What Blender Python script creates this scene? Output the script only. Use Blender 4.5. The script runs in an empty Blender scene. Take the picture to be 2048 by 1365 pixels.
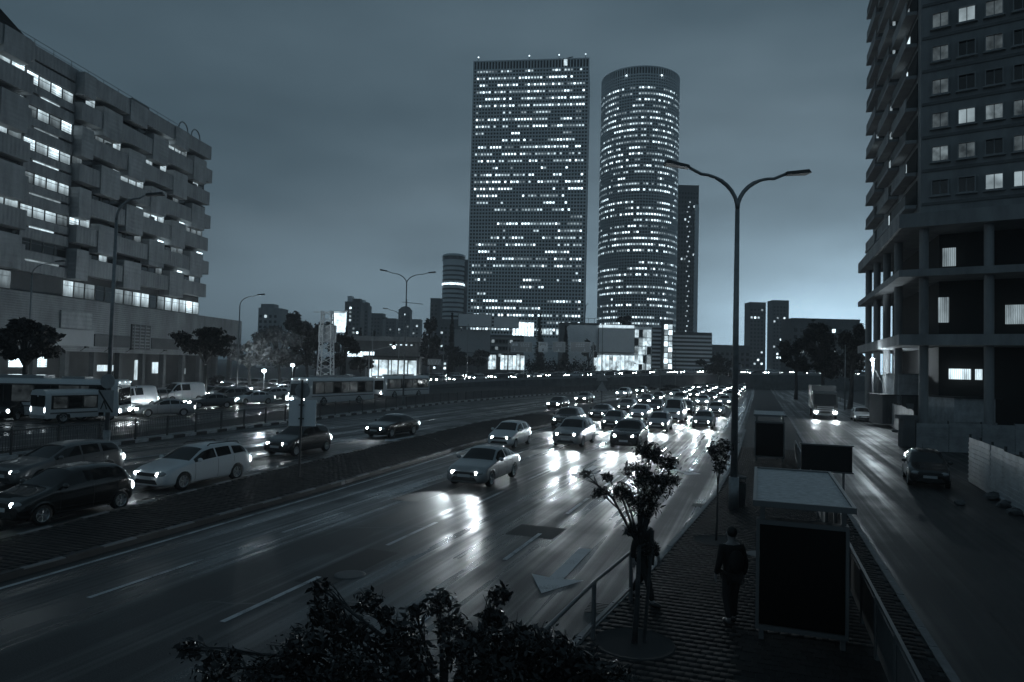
import bpy, math, random
import numpy as np
from mathutils import Matrix, Vector

R = math.radians
rnd = random.Random(11)
sc = bpy.context.scene
col = sc.collection

# ------------------------------------------------------------------ camera
CAM_H, FPX, PITCH, ROLL = 4.8, 1400.0, 2.05, 1.4
cam = bpy.data.cameras.new('camera')
cam.sensor_width = 36.0
cam.lens = FPX / 2048 * 36.0
cam.clip_start, cam.clip_end = 0.1, 9000
cam_o = bpy.data.objects.new('camera', cam)
col.objects.link(cam_o)
CM = Matrix.Rotation(R(90 + PITCH), 4, 'X') @ Matrix.Rotation(R(ROLL), 4, 'Z')
cam_o.matrix_world = Matrix.Translation((0, 0, CAM_H)) @ CM
sc.camera = cam_o

# ------------------------------------------------------------------ dusk sky
SUN_EL, SUN_AZ = 0.6, 26.0          # just set, beyond the street's end
w = bpy.data.worlds.new('World')
sc.world = w
w.use_nodes = True
nt = w.node_tree
bg = nt.nodes['Background']
sky = nt.nodes.new('ShaderNodeTexSky')
sky.sky_type = 'NISHITA'
sky.sun_disc = False
sky.sun_elevation = R(SUN_EL)
sky.sun_rotation = R(SUN_AZ)
sky.air_density = 1.0
sky.dust_density = 0.6
bw = nt.nodes.new('ShaderNodeRGBToBW')
nt.links.new(sky.outputs[0], bw.inputs[0])
tc = nt.nodes.new('ShaderNodeTexCoord')
mp = nt.nodes.new('ShaderNodeMapping')
mp.inputs['Scale'].default_value = (1.0, 1.0, 3.2)
nt.links.new(tc.outputs['Generated'], mp.inputs[0])
cn = nt.nodes.new('ShaderNodeTexNoise')
cn.inputs['Scale'].default_value = 2.0
cn.inputs['Detail'].default_value = 5
nt.links.new(mp.outputs[0], cn.inputs[0])
cr = nt.nodes.new('ShaderNodeMapRange')
cr.inputs['From Min'].default_value = 0.32
cr.inputs['From Max'].default_value = 0.68
cr.inputs['To Min'].default_value = 0.55
cr.inputs['To Max'].default_value = 1.22
nt.links.new(cn.outputs['Fac'], cr.inputs['Value'])
pw_ = nt.nodes.new('ShaderNodeMath')
pw_.operation = 'POWER'
pw_.inputs[1].default_value = 1.32
nt.links.new(bw.outputs[0], pw_.inputs[0])
mu = nt.nodes.new('ShaderNodeMath')
mu.operation = 'MULTIPLY'
nt.links.new(pw_.outputs[0], mu.inputs[0])
nt.links.new(cr.outputs[0], mu.inputs[1])
# thin even overcast lit by the city, the same all round, over the afterglow
ov = nt.nodes.new('ShaderNodeMath')
ov.operation = 'MULTIPLY_ADD'
ov.inputs[1].default_value = 0.86
ov.inputs[2].default_value = 0.50
nt.links.new(mu.outputs[0], ov.inputs[0])
tr = nt.nodes.new('ShaderNodeValToRGB')          # steel blue, paler where the sky is brighter
tr.color_ramp.elements[0].position = 0.3
tr.color_ramp.elements[0].color = (0.46, 0.77, 1.0, 1)
tr.color_ramp.elements[1].position = 1.0
tr.color_ramp.elements[1].color = (0.57, 0.82, 1.0, 1)
dv = nt.nodes.new('ShaderNodeMath')
dv.operation = 'MULTIPLY'
dv.inputs[1].default_value = 0.6
nt.links.new(ov.outputs[0], dv.inputs[0])
nt.links.new(dv.outputs[0], tr.inputs[0])
ti = nt.nodes.new('ShaderNodeVectorMath')
ti.operation = 'SCALE'
nt.links.new(tr.outputs[0], ti.inputs[0])
nt.links.new(ov.outputs[0], ti.inputs['Scale'])
nt.links.new(ti.outputs[0], bg.inputs['Color'])
bg.inputs['Strength'].default_value = 0.15

sun = bpy.data.lights.new('sun', 'SUN')
sun.energy = 0.03
sun.angle = R(20)
sun.color = (0.75, 0.9, 1.0)
sun_o = bpy.data.objects.new('sun', sun)
col.objects.link(sun_o)
sun_o.rotation_euler = (R(90 - 4), 0, R(180 - SUN_AZ))

sc.view_settings.view_transform = 'Standard'
sc.view_settings.look = 'None'
sc.view_settings.exposure = 0.0
sc.view_settings.gamma = 1.0
sc.view_settings.use_curve_mapping = False
sc.render.engine = 'CYCLES'
sc.cycles.use_denoising = True
sc.cycles.max_bounces = 5
sc.cycles.diffuse_bounces = 2
sc.cycles.glossy_bounces = 3
sc.cycles.transmission_bounces = 3
sc.cycles.transparent_max_bounces = 6
sc.cycles.sample_clamp_indirect = 3.0
sc.cycles.caustics_reflective = False
sc.cycles.caustics_refractive = False

# ------------------------------------------------------------------ placing
_CI = CM.to_3x3()
def ray(px, py):
    return _CI @ Vector(((px - 1024) / FPX, -(py - 682.5) / FPX, -1))
def at(px, py, z=0.0):
    d = ray(px, py)
    t = (z - CAM_H) / d.z
    return Vector((d.x * t, d.y * t, z))
def up(px, py, Y):
    d = ray(px, py)
    t = Y / d.y
    return Vector((d.x * t, Y, CAM_H + d.z * t))
# road frame: u runs down the road away from the camera, v to its right
RH = R(19.5)
UX, UY = math.sin(RH), math.cos(RH)
def rf(u, v, z=0.0):
    return Vector((u * UX + v * UY, u * UY - v * UX, z))
def to_uv(p):
    return (p[0] * UX + p[1] * UY, p[0] * UY - p[1] * UX)
def lerp_table(tab, x):
    return float(np.interp(x, [a for a, b in tab], [b for a, b in tab]))

# ------------------------------------------------------------------ materials
MATS = {}
def _n(nt, t):
    return nt.nodes.new(t)
def mat(name, c, rough=0.6, metal=0.0, var=0.0, vscale=3.0, bump=0.0, bscale=20.0, coat=0.0, spec=0.5,
        wave=None, stretch=None, rvar=0.0):
    if name in MATS:
        return MATS[name]
    m = bpy.data.materials.new(name)
    m.use_nodes = True
    nt = m.node_tree
    b = nt.nodes['Principled BSDF']
    if not isinstance(c, (tuple, list)):
        c = (c * 0.96, c, c * 1.03)
    b.inputs['Base Color'].default_value = (*c, 1)
    b.inputs['Roughness'].default_value = rough
    b.inputs['Metallic'].default_value = metal
    b.inputs['Coat Weight'].default_value = coat
    b.inputs['Specular IOR Level'].default_value = spec
    tc = _n(nt, 'ShaderNodeTexCoord')
    mp = _n(nt, 'ShaderNodeMapping')
    nt.links.new(tc.outputs['Object'], mp.inputs[0])
    if stretch:
        mp.inputs['Scale'].default_value = stretch
    if var > 0:
        nz = _n(nt, 'ShaderNodeTexNoise')
        nz.inputs['Scale'].default_value = vscale
        nz.inputs['Detail'].default_value = 6
        nz.inputs['Roughness'].default_value = 0.65
        nt.links.new(mp.outputs[0], nz.inputs[0])
        mr = _n(nt, 'ShaderNodeMapRange')
        mr.inputs['From Min'].default_value = 0.3
        mr.inputs['From Max'].default_value = 0.7
        mr.inputs['To Min'].default_value = 1 - var
        mr.inputs['To Max'].default_value = 1 + var
        nt.links.new(nz.outputs['Fac'], mr.inputs['Value'])
        sc_ = _n(nt, 'ShaderNodeVectorMath')
        sc_.operation = 'SCALE'
        sc_.inputs[0].default_value = c
        nt.links.new(mr.outputs[0], sc_.inputs['Scale'])
        nt.links.new(sc_.outputs[0], b.inputs['Base Color'])
        if rvar > 0:
            r2 = _n(nt, 'ShaderNodeMapRange')
            r2.inputs['From Min'].default_value = 0.3
            r2.inputs['From Max'].default_value = 0.7
            r2.inputs['To Min'].default_value = max(0.03, rough - rvar)
            r2.inputs['To Max'].default_value = min(1, rough + rvar)
            nt.links.new(nz.outputs['Fac'], r2.inputs['Value'])
            nt.links.new(r2.outputs[0], b.inputs['Roughness'])
    src = None
    if wave:
        wv = _n(nt, 'ShaderNodeTexWave')
        wv.bands_direction = wave[0]
        wv.inputs['Scale'].default_value = wave[1]
        nt.links.new(tc.outputs['Object'], wv.inputs[0])
        src = (wv.outputs['Fac'], wave[2], 0.05)
    elif bump > 0:
        bn = _n(nt, 'ShaderNodeTexNoise')
        bn.inputs['Scale'].default_value = bscale
        bn.inputs['Detail'].default_value = 4
        nt.links.new(mp.outputs[0], bn.inputs[0])
        src = (bn.outputs['Fac'], bump, 0.02)
    if src:
        bp = _n(nt, 'ShaderNodeBump')
        bp.inputs['Strength'].default_value = src[1]
        bp.inputs['Distance'].default_value = src[2]
        nt.links.new(src[0], bp.inputs['Height'])
        nt.links.new(bp.outputs[0], b.inputs['Normal'])
    MATS[name] = m
    return m

def emat(name, strength, c=(0.74, 0.92, 1.0), var=0.0, vscale=1.0, base=0.02, vertical=False):
    """a thing that gives off light; var breaks a lit room up into brighter and dimmer patches"""
    if name in MATS:
        return MATS[name]
    m = bpy.data.materials.new(name)
    m.use_nodes = True
    nt = m.node_tree
    b = nt.nodes['Principled BSDF']
    b.inputs['Base Color'].default_value = (base, base, base, 1)
    b.inputs['Roughness'].default_value = 0.15
    b.inputs['Emission Color'].default_value = (*c, 1)
    b.inputs['Emission Strength'].default_value = strength
    if var > 0:
        tc = _n(nt, 'ShaderNodeTexCoord')
        oi = _n(nt, 'ShaderNodeObjectInfo')
        ad = _n(nt, 'ShaderNodeVectorMath')
        ad.operation = 'ADD'
        sc_ = _n(nt, 'ShaderNodeMath')
        sc_.operation = 'MULTIPLY'
        sc_.inputs[1].default_value = 90.0
        nt.links.new(oi.outputs['Random'], sc_.inputs[0])
        mp = _n(nt, 'ShaderNodeMapping')
        if vertical:
            mp.inputs['Scale'].default_value = (1.0, 1.0, 0.25)
        nt.links.new(tc.outputs['Object'], mp.inputs[0])
        nt.links.new(mp.outputs[0], ad.inputs[0])
        nt.links.new(sc_.outputs[0], ad.inputs[1])
        nz = _n(nt, 'ShaderNodeTexNoise')
        nz.inputs['Scale'].default_value = vscale
        nz.inputs['Detail'].default_value = 3
        nt.links.new(ad.outputs[0], nz.inputs[0])
        mr = _n(nt, 'ShaderNodeMapRange')
        mr.inputs['From Min'].default_value = 0.3
        mr.inputs['From Max'].default_value = 0.7
        mr.inputs['To Min'].default_value = strength * (1 - var)
        mr.inputs['To Max'].default_value = strength * (1 + var)
        nt.links.new(nz.outputs['Fac'], mr.inputs['Value'])
        nt.links.new(mr.outputs[0], b.inputs['Emission Strength'])
    MATS[name] = m
    return m

def road_mat(name, base, wet):
    """asphalt laid along the road frame: grain, patches, and wet polished wheel tracks"""
    m = bpy.data.materials.new(name)
    m.use_nodes = True
    nt = m.node_tree
    b = nt.nodes['Principled BSDF']
    tc = _n(nt, 'ShaderNodeTexCoord')
    rot = _n(nt, 'ShaderNodeMapping')
    rot.inputs['Rotation'].default_value = (0, 0, RH)
    nt.links.new(tc.outputs['Object'], rot.inputs[0])
    def noise(scale, vec, detail=4):
        mp = _n(nt, 'ShaderNodeMapping')
        mp.inputs['Scale'].default_value = vec
        nt.links.new(rot.outputs[0], mp.inputs[0])
        n = _n(nt, 'ShaderNodeTexNoise')
        n.inputs['Scale'].default_value = scale
        n.inputs['Detail'].default_value = detail
        nt.links.new(mp.outputs[0], n.inputs[0])
        return n.outputs['Fac']
    def rng(src, a, bb, c, d):
        r = _n(nt, 'ShaderNodeMapRange')
        for k, v in zip(('From Min', 'From Max', 'To Min', 'To Max'), (a, bb, c, d)):
            r.inputs[k].default_value = v
        nt.links.new(src, r.inputs['Value'])
        return r.outputs[0]
    def math_(op, a, c):
        n = _n(nt, 'ShaderNodeMath')
        n.operation = op
        for i, s in enumerate((a, c)):
            if isinstance(s, (int, float)):
                n.inputs[i].default_value = s
            else:
                nt.links.new(s, n.inputs[i])
        return n.outputs[0]
    grain = noise(42, (1, 1, 1), 3)
    patch = noise(0.35, (1, 1, 1), 5)
    track = noise(1.0, (1.15, 0.018, 1), 3)        # long bands along the lanes
    fine = noise(1.0, (6.0, 0.05, 1), 2)
    colr = math_('MULTIPLY', rng(grain, 0.35, 0.7, 0.55, 1.7), rng(patch, 0.3, 0.7, 0.75, 1.25))
    sv = _n(nt, 'ShaderNodeVectorMath')
    sv.operation = 'SCALE'
    sv.inputs[0].default_value = (base * 0.96, base, base * 1.03)
    nt.links.new(colr, sv.inputs['Scale'])
    nt.links.new(sv.outputs[0], b.inputs['Base Color'])
    t = math_('ADD', math_('MULTIPLY', track, 0.7), math_('MULTIPLY', fine, 0.3))
    t = math_('ADD', t, math_('MULTIPLY', math_('SUBTRACT', patch, 0.5), 0.25))
    ro = rng(t, 0.45, 0.60, 0.62, 0.62 - wet)
    nt.links.new(ro, b.inputs['Roughness'])
    bp = _n(nt, 'ShaderNodeBump')
    bp.inputs['Distance'].default_value = 0.01
    nt.links.new(rng(ro, 0.62 - wet, 0.62, 0.05, 0.5), bp.inputs['Strength'])
    nt.links.new(grain, bp.inputs['Height'])
    nt.links.new(bp.outputs[0], b.inputs['Normal'])
    MATS[name] = m
    return m

def worn_paint(name, lo=0.38, hi=0.50):
    m = bpy.data.materials.new(name)
    m.use_nodes = True
    nt = m.node_tree
    b = nt.nodes['Principled BSDF']
    b.inputs['Roughness'].default_value = 0.6
    tc = _n(nt, 'ShaderNodeTexCoord')
    geo = _n(nt, 'ShaderNodeNewGeometry')
    a = _n(nt, 'ShaderNodeTexNoise')
    a.inputs['Scale'].default_value = 55
    a.inputs['Detail'].default_value = 3
    nt.links.new(geo.outputs['Position'], a.inputs[0])
    c = _n(nt, 'ShaderNodeTexNoise')
    c.inputs['Scale'].default_value = 1.6
    c.inputs['Detail'].default_value = 5
    nt.links.new(geo.outputs['Position'], c.inputs[0])
    ad = _n(nt, 'ShaderNodeMath')
    ad.operation = 'ADD'
    nt.links.new(a.outputs['Fac'], ad.inputs[0])
    nt.links.new(c.outputs['Fac'], ad.inputs[1])
    r = _n(nt, 'ShaderNodeValToRGB')
    r.color_ramp.elements[0].position = lo
    r.color_ramp.elements[0].color = (0.07, 0.075, 0.08, 1)
    r.color_ramp.elements[1].position = hi
    r.color_ramp.elements[1].color = (0.52, 0.54, 0.56, 1)
    h = _n(nt, 'ShaderNodeMath')
    h.operation = 'MULTIPLY'
    h.inputs[1].default_value = 0.5
    nt.links.new(ad.outputs[0], h.inputs[0])
    nt.links.new(h.outputs[0], r.inputs[0])
    nt.links.new(r.outputs[0], b.inputs['Base Color'])
    MATS[name] = m
    return m

def room_mat(name, strength, blind):
    """a lit room behind a pane: ceiling lights at the top, furniture and half-drawn blinds below"""
    m = emat(name, strength, var=0.55, vscale=1.4, vertical=True)
    nt = m.node_tree
    b = nt.nodes['Principled BSDF']
    src = b.inputs['Emission Strength'].links[0].from_socket
    tc = _n(nt, 'ShaderNodeTexCoord')
    sx = _n(nt, 'ShaderNodeSeparateXYZ')
    nt.links.new(tc.outputs['Object'], sx.inputs[0])
    zr = _n(nt, 'ShaderNodeMapRange')
    zr.inputs['From Min'].default_value = 0.25
    zr.inputs['From Max'].default_value = 1.45
    zr.inputs['To Min'].default_value = 0.35
    zr.inputs['To Max'].default_value = 1.35
    nt.links.new(sx.outputs['Z'], zr.inputs['Value'])
    ml = _n(nt, 'ShaderNodeMath')
    ml.operation = 'MULTIPLY'
    nt.links.new(src, ml.inputs[0])
    nt.links.new(zr.outputs[0], ml.inputs[1])
    out = ml.outputs[0]
    wv = _n(nt, 'ShaderNodeTexWave')
    wv.bands_direction = 'X' if blind else 'Z'
    wv.inputs['Scale'].default_value = 2.6 if blind else 1.1
    wv.inputs['Distortion'].default_value = 1.5
    nt.links.new(tc.outputs['Object'], wv.inputs[0])
    wr = _n(nt, 'ShaderNodeMapRange')
    wr.inputs['To Min'].default_value = 0.55
    wr.inputs['To Max'].default_value = 1.1
    nt.links.new(wv.outputs['Fac'], wr.inputs['Value'])
    m2 = _n(nt, 'ShaderNodeMath')
    m2.operation = 'MULTIPLY'
    nt.links.new(out, m2.inputs[0])
    nt.links.new(wr.outputs[0], m2.inputs[1])
    nt.links.new(m2.outputs[0], b.inputs['Emission Strength'])
    return m

M = {}
M['asphalt'] = road_mat('asphalt', 0.042, 0.40)
M['asphalt_side'] = road_mat('asphalt_side', 0.026, 0.27)
M['ground'] = mat('ground', 0.035, 0.9, var=0.4, vscale=0.15)
M['paver'] = mat('paver', 0.026, 0.88, var=0.45, vscale=1.6, bump=0.2, bscale=60, spec=0.2)
M['paver_b'] = mat('paver_b', 0.02, 0.88, var=0.45, vscale=1.6, bump=0.2, bscale=60, spec=0.2)
M['paver_dark'] = mat('paver_dark', 0.04, 0.8, var=0.35, vscale=1.5)
M['kerb'] = mat('kerb', 0.2, 0.7, var=0.3, vscale=4, bump=0.3, bscale=40)
M['kerb_white'] = mat('kerb_white', 0.42, 0.6, var=0.3, vscale=5)
M['kerb_black'] = mat('kerb_black', 0.03, 0.6, var=0.3, vscale=5)
M['paint'] = worn_paint('road_paint')
M['paint_arrow'] = worn_paint('arrow_paint', 0.33, 0.44)
M['concrete'] = mat('concrete', 0.3, 0.8, var=0.18, vscale=0.8, bump=0.2, bscale=12)
M['concrete_dark'] = mat('concrete_dark', 0.14, 0.8, var=0.25, vscale=0.6, bump=0.2, bscale=12)
M['steel'] = mat('galvanised', 0.28, 0.45, metal=0.6, var=0.2, vscale=6)
M['steel_dark'] = mat('dark_steel', 0.06, 0.5, metal=0.3, var=0.2, vscale=6)
M['black'] = mat('black_paint', 0.012, 0.35)
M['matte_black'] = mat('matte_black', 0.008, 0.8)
M['rubber'] = mat('rubber', 0.015, 0.75)
M['alloy'] = mat('alloy', 0.5, 0.3, metal=0.9)
M['glass_dark'] = mat('dark_glass', 0.01, 0.06, spec=0.6)
M['plate'] = mat('plate', 0.5, 0.5)
M['bark'] = mat('bark', 0.05, 0.9, var=0.4, vscale=8, bump=0.6, bscale=30)
M['leaf'] = mat('leaf', 0.035, 0.55, var=0.5, vscale=1.2)
M['leaf_near'] = mat('leaf_near', 0.02, 0.4, var=0.4, vscale=4)
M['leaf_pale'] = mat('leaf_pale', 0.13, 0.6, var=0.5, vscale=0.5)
M['leaf_dark'] = mat('leaf_dark', 0.016, 0.6, var=0.5, vscale=0.8)

# ------------------------------------------------------------------ mesh helpers
class MB:
    def __init__(s):
        s.v, s.f = [], []
    def add(s, vs, fs):
        o = len(s.v)
        s.v.extend([tuple(p) for p in vs])
        s.f.extend([tuple(i + o for i in q) for q in fs])
        return s
    def box(s, x0, x1, y0, y1, z0, z1):
        return s.add([(x0, y0, z0), (x1, y0, z0), (x1, y1, z0), (x0, y1, z0), (x0, y0, z1), (x1, y0, z1), (x1, y1, z1), (x0, y1, z1)],
                     [(0, 3, 2, 1), (4, 5, 6, 7), (0, 1, 5, 4), (1, 2, 6, 5), (2, 3, 7, 6), (3, 0, 4, 7)])
    def obox(s, o, ax, ay, az):
        """box spanned by three vectors from corner o"""
        o, ax, ay, az = Vector(o), Vector(ax), Vector(ay), Vector(az)
        p = [o, o + ax, o + ax + ay, o + ay]
        return s.add(p + [q + az for q in p], [(0, 3, 2, 1), (4, 5, 6, 7), (0, 1, 5, 4), (1, 2, 6, 5), (2, 3, 7, 6), (3, 0, 4, 7)])
    def bar(s, a, b, wd, ht=None):
        """square bar between two points"""
        a, b = Vector(a), Vector(b)
        ht = ht or wd
        d = (b - a).normalized()
        sd = d.cross(Vector((0, 0, 1)))
        if sd.length < 1e-3:
            sd = Vector((1, 0, 0))
        sd.normalize()
        n = sd.cross(d).normalized()
        o = a - sd * wd / 2 - n * ht / 2
        return s.obox(o, b - a, sd * wd, n * ht)
    def tube(s, pts, rad, n=8, cap=True):
        pts = [Vector(p) for p in pts]
        if not isinstance(rad, (list, tuple)):
            rad = [rad] * len(pts)
        o = len(s.v)
        ref = None
        for i, p in enumerate(pts):
            d = (pts[min(i + 1, len(pts) - 1)] - pts[max(i - 1, 0)]).normalized()
            if ref is None:
                ref = Vector((1, 0, 0)) if abs(d.x) < 0.8 else Vector((0, 1, 0))
            a = (ref - d * ref.dot(d)).normalized()
            ref = a
            b = d.cross(a)
            for k in range(n):
                t = 2 * math.pi * k / n
                s.v.append(tuple(p + (a * math.cos(t) + b * math.sin(t)) * rad[i]))
        for i in range(len(pts) - 1):
            for k in range(n):
                k2 = (k + 1) % n
                s.f.append((o + i * n + k, o + i * n + k2, o + (i + 1) * n + k2, o + (i + 1) * n + k))
        if cap:
            s.f.append(tuple(o + k for k in range(n))[::-1])
            s.f.append(tuple(o + (len(pts) - 1) * n + k for k in range(n)))
        return s
    def lathe(s, prof, n=20, axis='z', c=(0, 0, 0)):
        """prof: list of (radius, height)"""
        o = len(s.v)
        for r_, h in prof:
            for k in range(n):
                t = 2 * math.pi * k / n
                x, y = r_ * math.cos(t), r_ * math.sin(t)
                p = (x, y, h) if axis == 'z' else ((x, h, y) if axis == 'y' else (h, x, y))
                s.v.append((p[0] + c[0], p[1] + c[1], p[2] + c[2]))
        for i in range(len(prof) - 1):
            for k in range(n):
                k2 = (k + 1) % n
                s.f.append((o + i * n + k, o + i * n + k2, o + (i + 1) * n + k2, o + (i + 1) * n + k))
        return s
    def poly(s, pts, th=None):
        """flat polygon, extruded by vector th"""
        pts = [Vector(p) for p in pts]
        n = len(pts)
        if th is None:
            return s.add(pts, [tuple(range(n))])
        th = Vector(th)
        return s.add(pts + [p + th for p in pts], [tuple(range(n))[::-1], tuple(range(n, 2 * n))] +
                     [(i, (i + 1) % n, (i + 1) % n + n, i + n) for i in range(n)])
    def ellip(s, c, rx, ry, rz, n=12, m=8):
        o = len(s.v)
        for i in range(m + 1):
            a = math.pi * i / m
            for k in range(n):
                t = 2 * math.pi * k / n
                s.v.append((c[0] + rx * math.sin(a) * math.cos(t), c[1] + ry * math.sin(a) * math.sin(t), c[2] + rz * math.cos(a)))
        for i in range(m):
            for k in range(n):
                k2 = (k + 1) % n
                s.f.append((o + i * n + k, o + (i + 1) * n + k, o + (i + 1) * n + k2, o + i * n + k2))
        return s
    def mesh(s, name, m, smooth=False):
        me = bpy.data.meshes.new(name)
        me.from_pydata(s.v, [], s.f)
        if m:
            me.materials.append(M[m] if isinstance(m, str) else m)
        if smooth:
            me.shade_smooth() if hasattr(me, 'shade_smooth') else None
        me.update()
        return me
    def build(s, name, m, parent=None, smooth=False, **k):
        return link(name, s.mesh(name, m, smooth), parent, **k)

def link(name, data, parent=None, loc=None, rz=None, label=None, cat=None, group=None, kind=None):
    o = bpy.data.objects.new(name, data)
    col.objects.link(o)
    if parent is not None:
        o.parent = parent
    if loc is not None:
        o.location = loc
    if rz is not None:
        o.rotation_euler = (0, 0, rz)
    for k, v in (('label', label), ('category', cat), ('group', group), ('kind', kind)):
        if v:
            o[k] = v
    return o

def thing(name, loc, label, cat, rz=0.0, group=None):
    return link(name, None, None, loc, rz, label, cat, group)

def np_mesh(name, V, Fq, m, smooth=False):
    """mesh from arrays; Fq is (n,4) or (n,3)"""
    me = bpy.data.meshes.new(name)
    V = np.asarray(V, dtype=np.float32)
    Fq = np.asarray(Fq, dtype=np.int32)
    k = Fq.shape[1]
    me.vertices.add(len(V))
    me.vertices.foreach_set('co', V.ravel())
    me.loops.add(Fq.size)
    me.loops.foreach_set('vertex_index', Fq.ravel())
    me.polygons.add(len(Fq))
    me.polygons.foreach_set('loop_start', np.arange(0, Fq.size, k, dtype=np.int32))
    me.polygons.foreach_set('loop_total', np.full(len(Fq), k, dtype=np.int32))
    me.update(calc_edges=True)
    me.validate()
    me.materials.append(M[m] if isinstance(m, str) else m)
    if smooth:
        me.shade_smooth()
    return me

def copy_tree(o, parent=None):
    c = o.copy()
    col.objects.link(c)
    c.parent = parent
    for ch in list(o.children):
        copy_tree(ch, c)
    return c

def boxes_np(C, hx, hy, z0, z1, ax, ay):
    """many boxes without a bottom: centres C (n,2), half sizes along unit axes ax, ay"""
    n = len(C)
    V = np.zeros((n, 8, 3))
    k = 0
    for zz in (z0, z1):
        for sx, sy in ((-1, -1), (1, -1), (1, 1), (-1, 1)):
            V[:, k, :2] = C + (sx * hx)[:, None] * ax + (sy * hy)[:, None] * ay
            V[:, k, 2] = zz
            k += 1
    Fb = np.array([(4, 5, 6, 7), (0, 1, 5, 4), (1, 2, 6, 5), (2, 3, 7, 6), (3, 0, 4, 7)])
    Fq = (np.arange(n)[:, None, None] * 8 + Fb[None]).reshape(-1, 4)
    return V.reshape(-1, 3), Fq

# ================================================================== SETTING
KR = [(-25, -5.0), (0, -3.7), (12, -2.94), (16.8, -2.43), (27.8, -1.6), (40, -1.2), (80, -1.0), (420, -1.0)]     # kerb of the pavement
ML = [(-25, -14.7), (12, -15.0), (24, -15.3), (40, -16.2), (420, -16.2)]                                        # island edge, main road side
SR = [(-25, -17.2), (12, -18.0), (24, -19.5), (53, -21.8), (94, -20.7), (122, -16.6)]                           # island edge, slip road side
FL = [(-25, -30.0), (5, -31.0), (22, -32.5), (41, -34.3), (80, -36.8), (110, -35.5), (140, -32.0), (178, -26.0), (420, -24.0)]  # median railing

def strip(name, us, fa, fb, m, z=0.0, **k):
    mb = MB()
    for i in range(len(us) - 1):
        a, b = us[i], us[i + 1]
        mb.add([rf(a, fa(a), z), rf(a, fb(a), z), rf(b, fb(b), z), rf(b, fa(b), z)], [(0, 1, 2, 3)])
    return mb.build(name, m, **k)

g = MB()
g.add([(-4500, -200, -0.04), (4500, -200, -0.04), (4500, 7000, -0.04), (-4500, 7000, -0.04)], [(0, 1, 2, 3)])
g.build('ground', 'ground', kind='structure')
us = list(np.arange(-25, 120, 3.0)) + list(np.arange(120, 421, 15.0))
main_road = strip('main_road', us, lambda u: lerp_table(FL, u) - 0.8, lambda u: lerp_table(KR, u), 'asphalt', kind='structure')
service_road = strip('service_road', us, lambda u: 2.95, lambda u: 10.5 + max(0, min(5, (u - 30) * 0.2)), 'asphalt_side', z=0.0, kind='structure')

# --- pavement with its pavers and kerbstones
SWZ = 0.14
def kerb_fn(tab):
    return lambda u: lerp_table(tab, u)
usw = [u for u in us if u <= 200]
side = MB()
for i in range(len(usw) - 1):
    a, b = usw[i], usw[i + 1]
    p = [rf(a, lerp_table(KR, a), -0.05), rf(a, 2.9, -0.05), rf(b, 2.9, -0.05), rf(b, lerp_table(KR, b), -0.05)]
    q = [Vector((t.x, t.y, SWZ - 0.012)) for t in p]
    side.add(q + p, [(0, 1, 2, 3), (1, 5, 6, 2), (4, 0, 3, 7)])
sidewalk = side.build('sidewalk', 'paver_dark', kind='structure')

def kerbstones(parent, fn, u0, u1, off, mats, step=1.0):
    ms = [MB().box(-0.49, 0.49, -0.075, 0.075, -0.03, 0.155).mesh('kerbstone', m) for m in mats]
    u, i = u0, 0
    while u < u1:
        a, b = rf(u, fn(u) + off), rf(u + step, fn(u + step) + off)
        d = b - a
        o = link('kerbstone', ms[i % len(ms)], parent, (a + b) / 2, math.atan2(d.y, d.x))
        o.scale = (step, 1, 1)
        o.location.z += rnd.uniform(-0.006, 0.006)
        u += step
        i += 1
kerbstones(sidewalk, kerb_fn(KR), 3, 60, 0.08, ['kerb'])
kerbstones(sidewalk, lambda u: 2.9, 6, 60, -0.02, ['kerb'])

# pavers: those nearest the camera one by one, the rest joined
ax2, ay2 = np.array([UX, UY]), np.array([UY, -UX])
near, rest = [], []
pw = 0.2
u = 8.2
while u < 46:
    row = int(round(u / pw))
    v = lerp_table(KR, u) + 0.26 + (row % 2) * pw / 2
    while v < 2.75:
        p = rf(u, v)
        (near if len(near) < 300 and u > 9.4 and v > -0.3 else rest).append((p.x, p.y, u, v))
        v += pw
    u += pw
pms = [MB().box(-0.096, 0.096, -0.096, 0.096, SWZ - 0.02, SWZ + 0.004).mesh('paver', m) for m in ('paver', 'paver_b')]
for x, y, uu, vv in near:
    o = link('paver', pms[rnd.random() < 0.35], sidewalk, (x, y, rnd.uniform(-0.0025, 0.002)), -RH)
C = np.array([(a[0], a[1]) for a in rest])
V, Fq = boxes_np(C, np.full(len(C), 0.096), np.full(len(C), 0.096), SWZ - 0.02, SWZ + 0.004, ax2, ay2)
V[:, 2] += np.repeat(np.random.RandomState(3).uniform(-0.0025, 0.002, len(C)), 8)
link('paving', np_mesh('paving', V, Fq, 'paver'), sidewalk, kind='stuff')

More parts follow.
